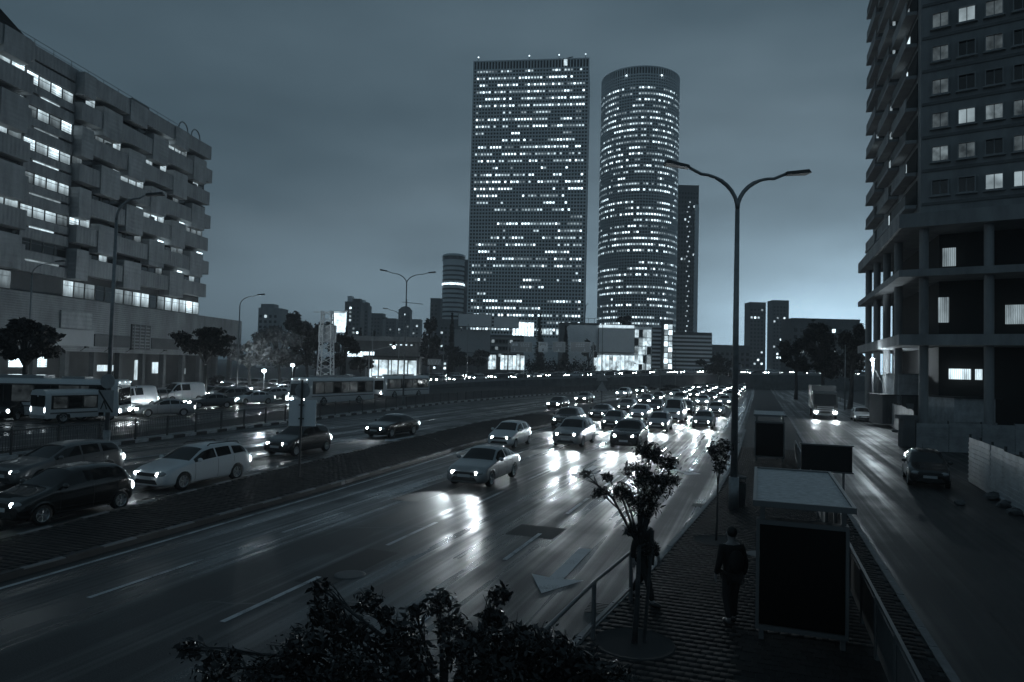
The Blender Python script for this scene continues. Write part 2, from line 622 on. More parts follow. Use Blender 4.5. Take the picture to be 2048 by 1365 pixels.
# --- paved island between the main road and the slip road
isl = MB()
ui = [u for u in us if -25 <= u <= 118] + [121.0]
for i in range(len(ui) - 1):
    a, b = ui[i], ui[i + 1]
    p = [rf(a, lerp_table(SR, a), -0.03), rf(a, lerp_table(ML, a), -0.03), rf(b, lerp_table(ML, b), -0.03), rf(b, lerp_table(SR, b), -0.03)]
    q = [Vector((t.x, t.y, 0.125)) for t in p]
    isl.add(q + p, [(0, 1, 2, 3), (1, 5, 6, 2), (4, 0, 3, 7)])
island = isl.build('paved_island', 'paver_dark', kind='structure')
kerbstones(island, kerb_fn(ML), 4, 84, -0.09, ['kerb_black', 'kerb'], 1.0)
kerbstones(island, kerb_fn(SR), 4, 84, 0.09, ['kerb_black', 'kerb'], 1.0)
rest = []
u = 6.0
while u < 66:
    v = lerp_table(SR, u) + 0.35 + (int(round(u / 0.2)) % 2) * 0.12
    while v < lerp_table(ML, u) - 0.3:
        rest.append(rf(u, v)[:2])
        v += 0.24
    u += 0.2
C = np.array(rest)
V, Fq = boxes_np(C, np.full(len(C), 0.094), np.full(len(C), 0.112), 0.115, 0.14, ax2, ay2)
V[:, 2] += np.repeat(np.random.RandomState(4).uniform(-0.006, 0.004, len(C)), 8)
link('paving', np_mesh('paving', V, Fq, 'paver'), island, kind='stuff')

# --- road markings
dash = MB().poly([(-0.06, -1.5, 0), (0.06, -1.5, 0), (0.06, 1.5, 0), (-0.06, 1.5, 0)]).mesh('lane_dash', 'paint')
for v0 in (-12.5, -9.2, -5.9):
    for k in range(0, 34):
        uu = 6 + k * 6.0
        link('lane_dash', dash, main_road, rf(uu, v0, 0.005), -RH)
for v0 in (-23.2, -27.2):
    for k in range(0, 22):
        uu = 8 + k * 6.0
        link('lane_dash', dash, main_road, rf(uu, lerp_table(SR, uu) + (v0 + 19.0), 0.005), -RH)
def edge_line(fn, u0, u1, wd=0.12):
    mb = MB()
    for a in np.arange(u0, u1, 4.0):
        b = min(a + 4.0, u1)
        mb.add([rf(a, fn(a), 0.005), rf(a, fn(a) + wd, 0.005), rf(b, fn(b) + wd, 0.005), rf(b, fn(b), 0.005)], [(0, 1, 2, 3)])
    mb.build('edge_line', 'paint', main_road)
edge_line(lambda u: lerp_table(ML, u) + 0.35, 2, 250)
edge_line(lambda u: lerp_table(SR, u) - 0.45, 2, 118)
edge_line(lambda u: lerp_table(KR, u) - 0.5, 42, 250)
# arrows point back towards the camera
arr = MB().poly([(0, -2.0, 0), (0.62, -0.75, 0), (0.17, -0.85, 0), (0.17, 2.0, 0), (-0.17, 2.0, 0), (-0.17, -0.85, 0), (-0.62, -0.75, 0)]).mesh('lane_arrow', 'paint_arrow')
turn = MB().poly([(1.5, -0.2, 0), (0.75, 0.75, 0), (0.75, 0.2, 0), (0.12, 1.1, 0), (0.12, 2.2, 0), (-0.2, 2.2, 0), (-0.2, 1.0, 0), (0.75, -0.35, 0), (0.75, -0.95, 0)]).mesh('lane_arrow', 'paint')
for uu, vv, me in ((16.4, -4.3, arr), (32, -7.5, arr), (35, -14.2, arr), (34, -4.0, turn), (52, -10.8, arr), (55, -7.5, arr), (58, -14.2, arr), (58, -4.0, arr), (40, -21.6, arr), (46, -25.4, arr)):
    link('lane_arrow', me, main_road, rf(uu, vv, 0.0075), -RH)

# --- sealed cracks, patched trenches, gullies and service covers in the asphalt
M['tar'] = mat('tar_seal', 0.014, 0.35, var=0.3, vscale=6)
M['patch'] = mat('asphalt_patch', 0.026, 0.75, var=0.35, vscale=30)
rc_ = random.Random(77)
for k in range(26):
    uu, vv = rc_.uniform(8, 60), rc_.uniform(-30, -3.5)
    if lerp_table(SR, uu) - 0.5 < vv < lerp_table(ML, uu) + 0.6:
        continue
    along = rc_.random() < 0.55
    n = rc_.randint(5, 12)
    wd_ = rc_.uniform(0.025, 0.05)
    mb = MB()
    pu, pv_ = uu, vv
    prev = None
    for j in range(n):
        pu += rc_.uniform(0.4, 1.0) * (1 if along else 0.25) + rc_.uniform(-.12, .12)
        pv_ += rc_.uniform(-.12, .12) + (0 if along else rc_.uniform(0.15, 0.5))
        o_ = (0, wd_) if along else (wd_ * 1.5, 0)
        cur = (rf(pu, pv_, 0.003), rf(pu + o_[0], pv_ + o_[1], 0.003))
        if prev:
            mb.add([prev[0], prev[1], cur[1], cur[0]], [(0, 1, 2, 3)])
        prev = cur
    mb.build('crack_seal', 'tar', main_road)
for uu, vv, lu, lv_ in ((22, -12.2, 5.5, 1.1), (30, -4.6, 2.2, 1.4), (13, -9.5, 3.0, 0.9), (46, -14.8, 6, 1.0), (26, -22.5, 4, 1.2), (19, -6.8, 1.4, 1.4)):
    MB().add([rf(uu, vv, 0.0035), rf(uu, vv + lv_, 0.0035), rf(uu + lu, vv + lv_ + .05, 0.0035), rf(uu + lu, vv + .03, 0.0035)], [(0, 1, 2, 3)]).build('asphalt_patch', 'patch', main_road)
for uu in (14, 26, 38, 50):
    p = rf(uu, lerp_table(KR, uu) - 0.28, 0.004)
    gm = MB()
    for j in range(7):
        gm.box(-0.2, 0.2, -0.3 + j * 0.09, -0.3 + j * 0.09 + 0.05, 0.0, 0.012)
    gm.build('gully_grate', 'steel_dark', main_road, loc=p, rz=-RH)

for px, py in ((470, 905), (860, 905), (700, 1150), (1330, 925), (1520, 1120)):
    p = at(px, py)
    MB().lathe([(0.0, 0.012), (0.3, 0.012), (0.33, 0.008), (0.36, 0.001)], 20).build('manhole_cover', 'steel_dark', main_road if px < 1500 else sidewalk, loc=(p.x, p.y, 0 if px < 1500 else SWZ), smooth=False)

# --- far carriageway that climbs to a flyover and swings to the right
NE = [(-25.5, 20, 0), (-25.2, 32, 0), (-22.5, 55, 0), (-21, 90, 0), (-20, 120, 0.2), (-14, 146, 0.7), (-3, 166, 1.2), (20, 182, 2.2), (44, 194, 3.4), (90, 208, 4.2), (170, 224, 4.6), (330, 250, 4.6)]
FE = [(-52, 20, 0), (-50, 32, 0), (-47, 60, 0), (-46, 95, 0), (-46, 130, 0.2), (-38, 172, 0.7), (-18, 196, 1.2), (16, 208, 2.2), (44, 216, 3.4), (88, 230, 4.2), (168, 248, 4.6), (328, 276, 4.6)]
def dens(P, n=10):
    P = np.array(P, float)
    out = []
    for i in range(len(P) - 1):
        p0, p1, p2, p3 = P[max(i - 1, 0)], P[i], P[i + 1], P[min(i + 2, len(P) - 1)]
        for k in range(n):
            t = k / n
            out.append(0.5 * ((2 * p1) + (-p0 + p2) * t + (2 * p0 - 5 * p1 + 4 * p2 - p3) * t * t + (-p0 + 3 * p1 - 3 * p2 + p3) * t ** 3))
    out.append(P[-1])
    return np.array(out)
ND, FD = dens(NE), dens(FE)
mb = MB()
for i in range(len(ND) - 1):
    mb.add([ND[i] + (0, 0, 0.004), ND[i + 1] + (0, 0, 0.004), FD[i + 1] + (0, 0, 0.004), FD[i] + (0, 0, 0.004)], [(0, 3, 2, 1)])
flyroad = mb.build('flyover_road', 'asphalt', kind='structure')
def fly(s, t):
    """point on the flyover: s along (0..1 of the samples), t across (0 near edge, 1 far edge), and its heading"""
    x = s * (len(ND) - 1)
    i = int(min(x, len(ND) - 2))
    f = x - i
    a = ND[i] * (1 - f) + ND[i + 1] * f
    b = FD[i] * (1 - f) + FD[i + 1] * f
    d = (ND[i + 1] - ND[i]) * (1 - t) + (FD[i + 1] - FD[i]) * t
    return Vector(a * (1 - t) + b * t), math.atan2(d[1], d[0])
# retaining wall under its near edge, built of cast panels, with a parapet rail
rw = thing('retaining_wall', (0, 0, 0), 'long grey concrete panel wall holding up the flyover road', 'wall')
i0 = next(i for i in range(len(ND)) if ND[i][2] > 0.12)
seg = []
acc = 0
last = ND[i0]
for i in range(i0, len(ND) - 1):
    a, b = ND[i], ND[i + 1]
    L = np.linalg.norm(b - a)
    n = max(1, int(round(L / 3.0)))
    for k in range(n):
        seg.append((a + (b - a) * k / n, a + (b - a) * (k + 1) / n))
for a, b in seg:
    if a[0] > 190:
        break
    d = Vector(b - a)
    d.z = 0
    nn = Vector((d.y, -d.x, 0)).normalized()
    dn = d.normalized()
    o = Vector((a[0], a[1], -0.03)) + dn * 0.02
    MB().obox(o, d - dn * 0.04, -nn * 0.22, (0, 0, min(a[2], b[2]) + 0.02)).build('wall_panel', 'concrete_dark', rw)
    MB().obox(Vector(a) + nn * 0.06, Vector(b - a), -nn * 0.34, (0, 0, 0.55)).build('coping', 'concrete', rw)
for i, (a, b) in enumerate(seg):
    if a[0] > 190:
        break
    MB().tube([Vector(a) + Vector((0, 0, 0.5)), Vector(a) + Vector((0, 0, 1.25))], 0.05, 6).build('rail_post', 'steel_dark', rw)
    if i % 1 == 0:
        MB().tube([Vector(a) + Vector((0, 0, 1.25)), Vector(b) + Vector((0, 0, 1.25))], 0.045, 6).build('hand_rail', 'steel_dark', rw)
# --- median railing of upright bars between the slip road and the far carriageway
fence = thing('median_railing', (0, 0, 0), 'long dark steel railing of upright bars on the road median', 'railing')
median_kerb = strip('median_kerb', [u for u in us if u <= 180], lambda u: lerp_table(FL, u) - 0.75, lambda u: lerp_table(FL, u) + 0.3, 'kerb', z=0.13, kind='structure')
def flp(u, z):
    return rf(u, lerp_table(FL, u), z)
bars = []
u = 8.0
post = MB().box(-0.04, 0.04, -0.04, 0.04, 0, 1.2).mesh('post', 'steel_dark')
while u < 176:
    st = 2.5
    a, b = flp(u, 0.12), flp(u + st, 0.12)
    link('post', post, fence, a, math.atan2((b - a).y, (b - a).x))
    MB().bar(a + Vector((0, 0, 1.12)), b + Vector((0, 0, 1.12)), 0.05).build('top_rail', 'steel_dark', fence)
    MB().bar(a + Vector((0, 0, 0.14)), b + Vector((0, 0, 0.14)), 0.04).build('bottom_rail', 'steel_dark', fence)
    for k in range(1, 18):
        bars.append(a + (b - a) * k / 18)
    u += st
bm_ = MB().box(-0.009, 0.009, -0.009, 0.009, 0.14, 1.1).mesh('bar', 'steel_dark')
vis = [b for b in bars if -0.80 < b.x / b.y < 0.75]
for b in vis[:300]:
    link('bar', bm_, fence, b)
if vis[300:]:
    C = np.array([(b.x, b.y) for b in vis[300:]])
    V, Fq = boxes_np(C, np.full(len(C), 0.012), np.full(len(C), 0.012), 0.26, 1.22, ax2, ay2)
    link('bars', np_mesh('bars', V, Fq, 'steel_dark'), fence, kind='stuff')
# painted kerb blocks along the foot of the railing
kw = [MB().box(-0.49, 0.49, -0.09, 0.09, -0.02, 0.17).mesh('kerbstone', m) for m in ('kerb_white', 'kerb_black')]
for i in range(150):
    uu = 12 + i
    a, b = rf(uu, lerp_table(FL, uu) + 0.42), rf(uu + 1, lerp_table(FL, uu + 1) + 0.42)
    d = b - a
    link('kerbstone', kw[i % 2], median_kerb, (a + b) / 2, math.atan2(d.y, d.x))

# ================================================================== BUILDINGS
M['facade'] = mat('facade_panel', 0.27, 0.75, var=0.28, vscale=0.5, stretch=(1, 1, 0.3), wave=('Z', 1.1, 0.5))
M['facade_h'] = mat('facade_ribs_level', 0.36, 0.7, var=0.28, vscale=0.8, stretch=(1, 1, 0.3), wave=('Z', 0.55, 0.8))
M['facade_v'] = mat('facade_ribs_upright', 0.31, 0.7, var=0.28, vscale=0.8, stretch=(1, 1, 0.3), wave=('X', 0.55, 0.8))
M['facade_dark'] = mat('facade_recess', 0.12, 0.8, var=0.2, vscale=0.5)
M['frame'] = mat('window_frame', 0.12, 0.5)
M['lattice'] = mat('lattice', 0.8, 0.6, var=0.08, vscale=0.1)
M['tower_glass'] = mat('tower_glass', 0.02, 0.15, var=0.4, vscale=0.3)
M['board'] = mat('blank_board', 0.74, 0.5, var=0.05, vscale=0.4)
M['board_dim'] = mat('dim_board', 0.4, 0.5, var=0.08, vscale=0.4)
M['white_wall'] = mat('white_wall', 0.8, 0.7, var=0.1, vscale=0.3)
M['lit_hi'] = room_mat('room_bright', 1.9, False)
M['lit_mid'] = room_mat('room_lit', 0.8, True)
M['lit_lo'] = room_mat('room_dim', 0.24, True)
M['facade_h'].node_tree.nodes['Principled BSDF'].inputs['Roughness'].default_value = 0.8
M['tw_hi'] = emat('office_bright', 2.6, var=0.55, vscale=0.45)
M['tw_mid'] = emat('office_lit', 0.9, var=0.7, vscale=0.45)
M['tw_lo'] = emat('office_dim', 0.34, var=0.7, vscale=0.45)
M['shop'] = emat('shop_light', 0.95, var=0.85, vscale=0.5)
M['screen'] = emat('lit_screen', 1.6, var=0.8, vscale=0.35)
M['lamp_on'] = emat('lamp_on', 30.0)
M['white_glow'] = emat('backlit_panel', 1.0, var=0.2, vscale=0.6)

def blk(parent, name, m, *b, **k):
    return MB().box(*b).build(name, m, parent, **k)

# ---------------------------------------------------------------- office block with staggered balcony boxes
ob = thing('office_block', (-58.3, 66, 0), 'ribbed grey office block with staggered balcony boxes and scattered lit windows', 'building', rz=math.atan2(0.9946, 0.104))
SE, SP = 53.3, 67.4
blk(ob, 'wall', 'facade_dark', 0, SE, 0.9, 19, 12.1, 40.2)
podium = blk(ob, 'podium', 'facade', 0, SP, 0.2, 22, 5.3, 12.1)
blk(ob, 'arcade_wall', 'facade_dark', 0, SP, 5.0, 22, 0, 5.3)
for k in range(13):
    blk(ob, 'arcade_column', 'concrete_dark', 2 + k * 5.2, 2.7 + k * 5.2, 0.6, 1.3, 0, 5.3)
lv = ['lit_hi', 'lit_mid', 'lit_mid', 'lit_lo', 'lit_lo']
PH = {}
def window(parent, x, z, wd, ht, y, level):
    key = ('f', round(wd, 2), round(ht, 2))
    if key not in PH:
        f = MB()
        for a in ((0, wd, 0, 0.07), (0, wd, ht - 0.07, ht), (0, 0.07, 0.07, ht - 0.07), (wd - 0.07, wd, 0.07, ht - 0.07)):
            f.box(a[0], a[1], -0.06, 0.02, a[2], a[3])
        f.box(0.07, wd - 0.07, -0.04, 0.02, ht * 0.68, ht * 0.68 + 0.05)
        PH[key] = f.mesh('window', 'frame')
    o = link('window', PH[key], parent, (x, y, z))
    kp = ('p', round(wd, 2), round(ht, 2), level)
    if kp not in PH:
        PH[kp] = MB().box(0.06, wd - 0.06, 0.0, 0.03, 0.06, ht - 0.06).mesh('pane', level)
    link('pane', PH[kp], o)
    return o
PER, PITCHF = 10.8, 3.93
r2 = random.Random(5)
for r in range(7):
    zf = 15.2 + r * PITCHF
    off = -8.0 + (r % 2) * PER / 2
    for k in range(7):
        a, b = off + k * PER, off + k * PER + 7.0
        for x0, x1, tall in ((a, b, False), (b, b + 3.8, True)):
            cuts = [(max(x0, 0), min(x1, 14.3)), (max(x0, 22.2), min(x1, SE + 0.25))]
            for c0, c1 in cuts:
                if c1 - c0 < 0.6:
                    continue
                if tall:
                    blk(ob, 'balcony_box', 'facade_h', c0 + 0.03, c1 - 0.03, -0.75, 0.88, zf - 0.75, min(zf + 3.1, 41.0))
                else:
                    blk(ob, 'balcony_box', 'facade_v', c0 + 0.03, c1 - 0.03, -0.6, 0.87, zf, zf + 2.2)
                    if r < 6:
                        n = max(1, int(round((c1 - c0) / 1.75)))
                        run = r2.random()
                        for j in range(n):
                            lit = r2.random() < (0.8 if run > 0.28 else 0.2)
                            lvl = r2.choice(lv) if lit else 'glass_dark'
                            ww = (c1 - c0) / n
                            window(ob, c0 + j * ww, zf + 2.22, ww - 0.04, 1.55, 0.55, lvl)
    # recessed stair bay
    blk(ob, 'spandrel', 'facade_v', 14.4, 22.1, 0.35, 0.88, zf - 0.7, zf + 0.55)
    blk(ob, 'spandrel', 'facade_v', 14.4, 22.1, 0.35, 0.88, zf + 0.85, zf + 1.75)
    if r < 6:
        lit = [3, 4, 5, 0, 2][r % 5]
        blk(ob, 'light_slot', 'lit_mid' if r % 2 else 'lit_lo', 15.2 + r2.random() * 2, 21.3 - r2.random() * 2, 0.6, 0.7, zf + 0.6, zf + 0.8)
        for j in range(4):
            window(ob, 14.5 + j * 1.9, zf + 1.8, 1.86, 1.4, 0.6, r2.choice(['lit_mid', 'lit_mid', 'lit_hi', 'lit_lo']) if r not in (0, 6) else 'glass_dark')
for j in range(27):                                        # ribbon of windows above the podium
    x = 0.3 + j * 1.96
    if 13.5 < x < 21.5:
        continue
    lvl = r2.choice(['lit_hi', 'lit_mid', 'lit_lo', 'lit_lo', 'glass_dark']) if x > 22 else r2.choice(['lit_mid', 'lit_lo', 'glass_dark'])
    if x > 42:
        lvl = r2.choice(['lit_mid', 'lit_mid', 'lit_hi'])
    window(ob, x, 12.2, 1.9, 2.1, 0.7, lvl)
for k in range(26):                                        # air conditioners hung on the boxes
    r_ = r2.randint(0, 5)
    x = r2.uniform(1, SE - 2)
    if 13 < x < 23:
        continue
    zf = 15.2 + r_ * PITCHF
    per = (x - (-8.0 + (r_ % 2) * PER / 2)) % PER
    if per < 6.0:
        blk(ob, 'air_conditioner', 'concrete', x, x + 0.85, 0.1, 0.5, zf + 2.22, zf + 2.85)
blk(ob, 'roof_parapet', 'facade_v', -0.2, SE + 0.2, 0.4, 0.85, 40.2, 41.3)
pent = MB().poly([(0, 3, 40.2), (19, 3, 40.2), (19, 3, 42.2), (13, 3, 44.6), (0, 3, 45.6)], (0, 11, 0)).build('penthouse', 'matte_black', ob)
blk(ob, 'roof_plant', 'facade_dark', 20, 26, 3, 9, 40.2, 42.4)
blk(ob, 'roof_plant', 'facade_dark', 28.5, 31.5, 2, 6, 40.2, 42.0)
blk(ob, 'roof_plant', 'concrete_dark', 35.5, 39.5, 2, 7, 40.2, 42.8)
blk(ob, 'roof_plant', 'concrete_dark', 40.5, 42, 2, 5, 40.2, 41.9)
for x in np.arange(1, 46, 3.0):
    MB().tube([(x, 1.0, 41.2), (x, 1.0, 42.3)], 0.03, 5).build('roof_rail_post', 'steel_dark', ob)
MB().tube([(1, 1, 42.3), (46, 1, 42.3)], 0.03, 5).build('roof_rail', 'steel_dark', ob)
MB().tube([(1, 1, 41.8), (46, 1, 41.8)], 0.025, 5).build('roof_rail', 'steel_dark', ob)
for x in (46.5, 50.2):                                     # two looped vent pipes
    MB().tube([(x, 1.5, 40.6), (x, 1.5, 42.2)] + [(x + 1.3 - 1.3 * math.cos(t), 1.5, 42.2 + 1.3 * math.sin(t)) for t in np.linspace(0.2, math.pi - 0.2, 9)] + [(x + 2.6, 1.5, 42.2), (x + 2.6, 1.5, 41.3)], 0.1, 8).build('vent_pipe', 'steel', ob)
MB().tube([(10, 6, 45), (10, 6, 50)], 0.06, 5).build('antenna', 'steel_dark', ob)
for x0, x1, z0, z1, m in ((17.5, 27, 6.0, 8.1, 'board_dim'), (27.2, 34.5, 6.1, 7.7, 'facade_dark'), (39.5, 46.5, 6.1, 7.7, 'facade_dark'), (21, 26.5, 8.2, 10.4, 'facade_h')):
    blk(ob, 'sign_board', m, x0, x1, -0.05, 0.19, z0, z1)
blk(ob, 'vent_grille', 'facade_dark', 34.8, 39.2, -0.02, 0.19, 5.9, 9.5)
for k in range(7):
    blk(podium, 'grille_slat', 'concrete', 34.9, 39.1, -0.12, -0.03, 6.1 + k * 0.48, 6.3 + k * 0.48)
for k in range(4):
    blk(podium, 'grille_slat', 'concrete', 35.1 + k * 1.25, 35.3 + k * 1.25, -0.2, -0.13, 5.95, 9.45)
for x0, x1, z0, z1, l in ((15.5, 17.5, 1.5, 4.6, 'lit_hi'), (19, 25, 3.2, 4.8, 'lit_hi'), (33, 38, 2.6, 3.5, 'lit_mid'), (43, 45, 1.2, 4.3, 'lit_mid'), (47.5, 49, 2.2, 4.0, 'lit_mid'), (8, 12, 2.2, 3.6, 'lit_lo'), (56, 57, 2, 3, 'lit_lo')):
    blk(ob, 'shop_window', l, x0, x1, 4.9, 4.98, z0, z1)
for x in (24.5, 33.5, 41.5, 29):
    MB().tube([(x, -0.1, 5.4), (x, -0.9, 5.9)], 0.03, 5).build('floodlight_arm', 'steel_dark', ob)
    blk(ob, 'floodlight', 'steel_dark', x - 0.25, x + 0.25, -1.1, -0.8, 5.8, 6.0)

# ---------------------------------------------------------------- lattice-faced office towers
def lit_plan(nf, nc, seed, dens):
    """which windows are lit: runs along each floor"""
    r = random.Random(seed)
    out = []
    for f in range(nf):
        d = dens(f / nf) * r.choice([0.45, 0.75, 0.95, 1.1, 1.3])
        c = 0
        while c < nc:
            n = r.choice([1, 1, 2, 3, 4, 6, 8])
            on = r.random() < d
            base = r.choice([0, 0, 1, 2])
            for k in range(n):
                if c >= nc:
                    break
                if on and r.random() < 0.88:
                    out.append((f, c, base if r.random() < 0.5 else r.choice([0, 1, 1, 2, 2])))
                c += 1
    return out
LV = ['tw_hi', 'tw_mid', 'tw_lo']

# square tower
P1, P2 = up(948, 122, 342), up(1178, 116, 335)
WT = math.hypot(P2.x - P1.x, P2.y - P1.y)
HT = 0.5 * (P1.z + P2.z)
sq = thing('square_tower', (P1.x, P1.y, 0), 'tall square office tower with gridded pale facade and rows of lit windows', 'tower', rz=math.atan2(P2.y - P1.y, P2.x - P1.x))
blk(sq, 'core', 'tower_glass', 0.3, WT - 0.3, 0.6, 40, 0, HT - 0.3)
NC, FP = 38, 3.44
pit = WT / NC
crown = 4.7
NFL = int((HT - crown - 20) / FP)
V, Fq = [], []
mbv = MB()
for c in range(NC + 1):
    mbv.box(c * pit - 0.27, c * pit + 0.27, 0, 0.62, 0, HT)
for c in range(28):
    y = 1.5 + c * 1.42
    mbv.box(WT - 0.3, WT + 0.05, y - 0.27, y + 0.27, 0, HT)
mbv.build('upright_mullions', 'lattice', sq, kind='stuff')
mbh = MB()
for f in range(NFL * 2 + 1):
    z = HT - crown - f * FP / 2
    mbh.box(0, WT, 0.08, 0.62, z - 0.36, z + 0.36)
    mbh.box(WT - 0.32, WT - 0.02, 0.7, 40, z - 0.36, z + 0.36)
mbh.box(0, WT, 0.06, 0.6, HT - 0.5, HT)
mbh.build('level_mullions', 'lattice', sq, kind='stuff')
pm = [MB().box(0.27, pit - 0.27, 0.5, 0.56, 0.36, FP / 2 - 0.36).mesh('lit_window', l) for l in LV]
plan = [p for p in lit_plan(NFL, NC, 3, lambda t: 0.95 - 0.42 * t) if not (p[1] == NC - 1 or p[1] < 1)]
big = [p for p in plan if p[2] == 0][:220] + [p for p in plan if p[2] == 1][:80]
bs = set(big)
for f, c, l in big:
    link('lit_window', pm[l], sq, (c * pit, 0, HT - crown - (f + 0.5) * FP - 0.0))
for l in range(3):
    mb = MB()
    for f, c, ll in plan:
        if ll == l and (f, c, ll) not in bs:
            z = HT - crown - (f + 0.5) * FP
            mb.box(c * pit + 0.27, (c + 1) * pit - 0.27, 0.5, 0.56, z + 0.36, z + FP / 2 - 0.36)
    if mb.v:
        mb.build('lit_windows', LV[l], sq, kind='stuff')
blk(sq, 'roof_floodlight', 'tw_mid', WT * 0.785, WT * 0.815, -0.1, 0.3, HT - 3.5, HT - 0.6)
for x in (0.03, 0.48, 0.74, 0.97):
    MB().tube([(WT * x, 3, HT), (WT * x, 3, HT + 3.0)], 0.12, 5).build('roof_mast', 'steel_dark', sq)
    MB().ellip((WT * x, 3, HT + 3.1), 0.35, 0.35, 0.35, 8, 6).build('obstruction_light', 'tw_hi', sq)
MB().tube([(WT * 0.78, 4, HT - 1), (WT * 0.8, 4, HT + 1.6), (WT * 0.86, 4, HT + 2.4)], 0.25, 5).build('roof_crane', 'steel_dark', sq)
# bright lobby storeys
for k in range(18):
    if k not in (7, 8, 13):
        blk(sq, 'lobby_window', 'tw_hi' if k < 7 else 'tw_mid', WT * 0.40 + k * 1.5, WT * 0.40 + k * 1.5 + 1.1, -0.15, -0.05, 19.5 if k < 7 else 20.5, 26 if k < 7 else 23)
blk(sq, 'plinth', 'lattice', -1, WT + 1, -0.02, 0.6, 0, 19)

# round tower
cy_c = up(1271, 700, 436)
RC = 24.2
HC = up(1279, 131, 436 - RC).z
cyl = thing('round_tower', (cy_c.x, cy_c.y, 0), 'tall cylindrical office tower with gridded facade and rings of lit windows', 'tower')
MB().lathe([(RC - 0.6, 0), (RC - 0.6, HC - 0.4), (0, HC - 0.4)], 80).build('core', 'tower_glass', cyl)
NA = 88
FPc, crc = 3.62, 5.0
NFc = int((HC - crc - 16) / FPc)
th = 2 * math.pi / NA
mb = MB()
for k in range(NA):
    a = k * th
    if math.sin(a) > 0.35:
        continue
    ca, sa = math.cos(a), math.sin(a)
    e, t = Vector((ca, sa, 0)), Vector((-sa, ca, 0))
    mb.obox(e * (RC - 0.6) - t * 0.27, e * 0.75, t * 0.54, (0, 0, HC))
mb.build('upright_mullions', 'lattice', cyl, kind='stuff')
mb = MB()
for f in range(NFc * 2 + 1):
    z = HC - crc - f * FPc / 2
    mb.lathe([(RC - 0.65, z - 0.38), (RC, z - 0.38), (RC, z + 0.38), (RC - 0.65, z + 0.38)], NA)
mb.lathe([(RC - 0.65, HC - 0.6), (RC + 0.1, HC - 0.6), (RC + 0.1, HC), (RC - 0.65, HC)], NA)
mb.build('level_mullions', 'lattice', cyl, kind='stuff')
cw = 2 * (RC - 0.3) * math.sin(th / 2) / 2 - 0.27
pm = [MB().box(-cw, cw, -0.03, 0.03, 0.38, FPc / 2 - 0.38).mesh('lit_window', l) for l in LV]
plan = lit_plan(NFc - 2, 52, 8, lambda t: 1.05 - 0.35 * abs(t - 0.4))
plan = [(f + 2, c, l) for f, c, l in plan]
big = [p for p in plan if p[2] == 0 and 8 < p[1] < 44][:300]
bs = set(big)
def cwin(f, c):
    a = math.pi + 0.35 * 0 + (c - 4) * th + th / 2
    e = Vector((math.cos(a), math.sin(a), 0))
    return e * (RC - 0.32) + Vector((0, 0, HC - crc - (f + 0.5) * FPc)), a + math.pi / 2
for f, c, l in big:
    p, a = cwin(f, c)
    link('lit_window', pm[l], cyl, p, a)
for l in range(3):
    mb = MB()
    for q in plan:
        if q[2] == l and q not in bs:
            p, a = cwin(q[0], q[1])
            t = Vector((math.cos(a), math.sin(a), 0))
            n = Vector((-math.sin(a), math.cos(a), 0))
            mb.obox(p - t * cw - n * 0.03 + Vector((0, 0, 0.38)), t * 2 * cw, n * 0.06, (0, 0, FPc / 2 - 0.76))
    mb.build('lit_windows', LV[l], cyl, kind='stuff')
for a in (-2.1, -1.2):
    MB().ellip((math.cos(a) * RC, math.sin(a) * RC - 0.4, HC - 5.2), 0.5, 0.5, 0.5, 8, 6).build('obstruction_light', 'tw_hi', cyl)

# dark tower standing behind the round one
def block(name, label, px0, px1, ytop, Y, m='facade_dark', dep=14, fl=3.3, bay=3.0, lit=0.1, cat='building', win=True, seed=1, glass='tower_glass', z0=0.0):
    a, b = up(px0, ytop, Y), up(px1, ytop, Y)
    wd, ht = b.x - a.x, 0.5 * (a.z + b.z)
    t = thing(name, (a.x, Y, z0), label, cat)
    blk(t, 'wall', m, 0, wd, 0, dep, 0, ht - z0)
    blk(t, 'roof_edge', m, -0.15, wd + 0.15, -0.15, dep, ht - z0 - 0.02, ht - z0 + 0.5)
    if win:
        r = random.Random(seed)
        nb, nf = max(1, int(wd / bay)), int((ht - z0 - 2) / fl)
        grp = {}
        for f in range(nf):
            for k in range(nb):
                l = glass if r.random() > lit else r.choice(['tw_mid', 'tw_lo', 'tw_hi'])
                grp.setdefault(l, MB()).box(k * bay + bay * 0.25, k * bay + bay * 0.78, -0.05, 0.1, 1.2 + f * fl, 1.2 + f * fl + fl * 0.5)
        for l, mb in grp.items():
            mb.build('windows', l, t, kind='stuff')
    return t, wd, ht
tri, wd, ht = block('dark_tower', 'dark slender tower behind the round tower with a line of lights', 1345, 1398, 372, 520, m='facade_dark', dep=18, bay=2.2, lit=0.02, cat='tower', seed=4)
for k in range(30):
    MB().ellip((wd * 0.62 + (k % 3 - 1) * 0.9, -0.4, ht * 0.16 + k * ht * 0.026), 0.5, 0.4, 0.5, 8, 6).build('stair_light', 'tw_mid', tri)
blk(tri, 'corner_pier', 'lattice', wd - 3.0, wd, -1.2, -0.2, 0, ht * 0.9)
for k in range(40):
    blk(tri, 'fin', 'facade_dark', wd - 3.4, wd - 2.9, -1.6, -0.2, 6 + k * 3.0, 7 + k * 3.0)

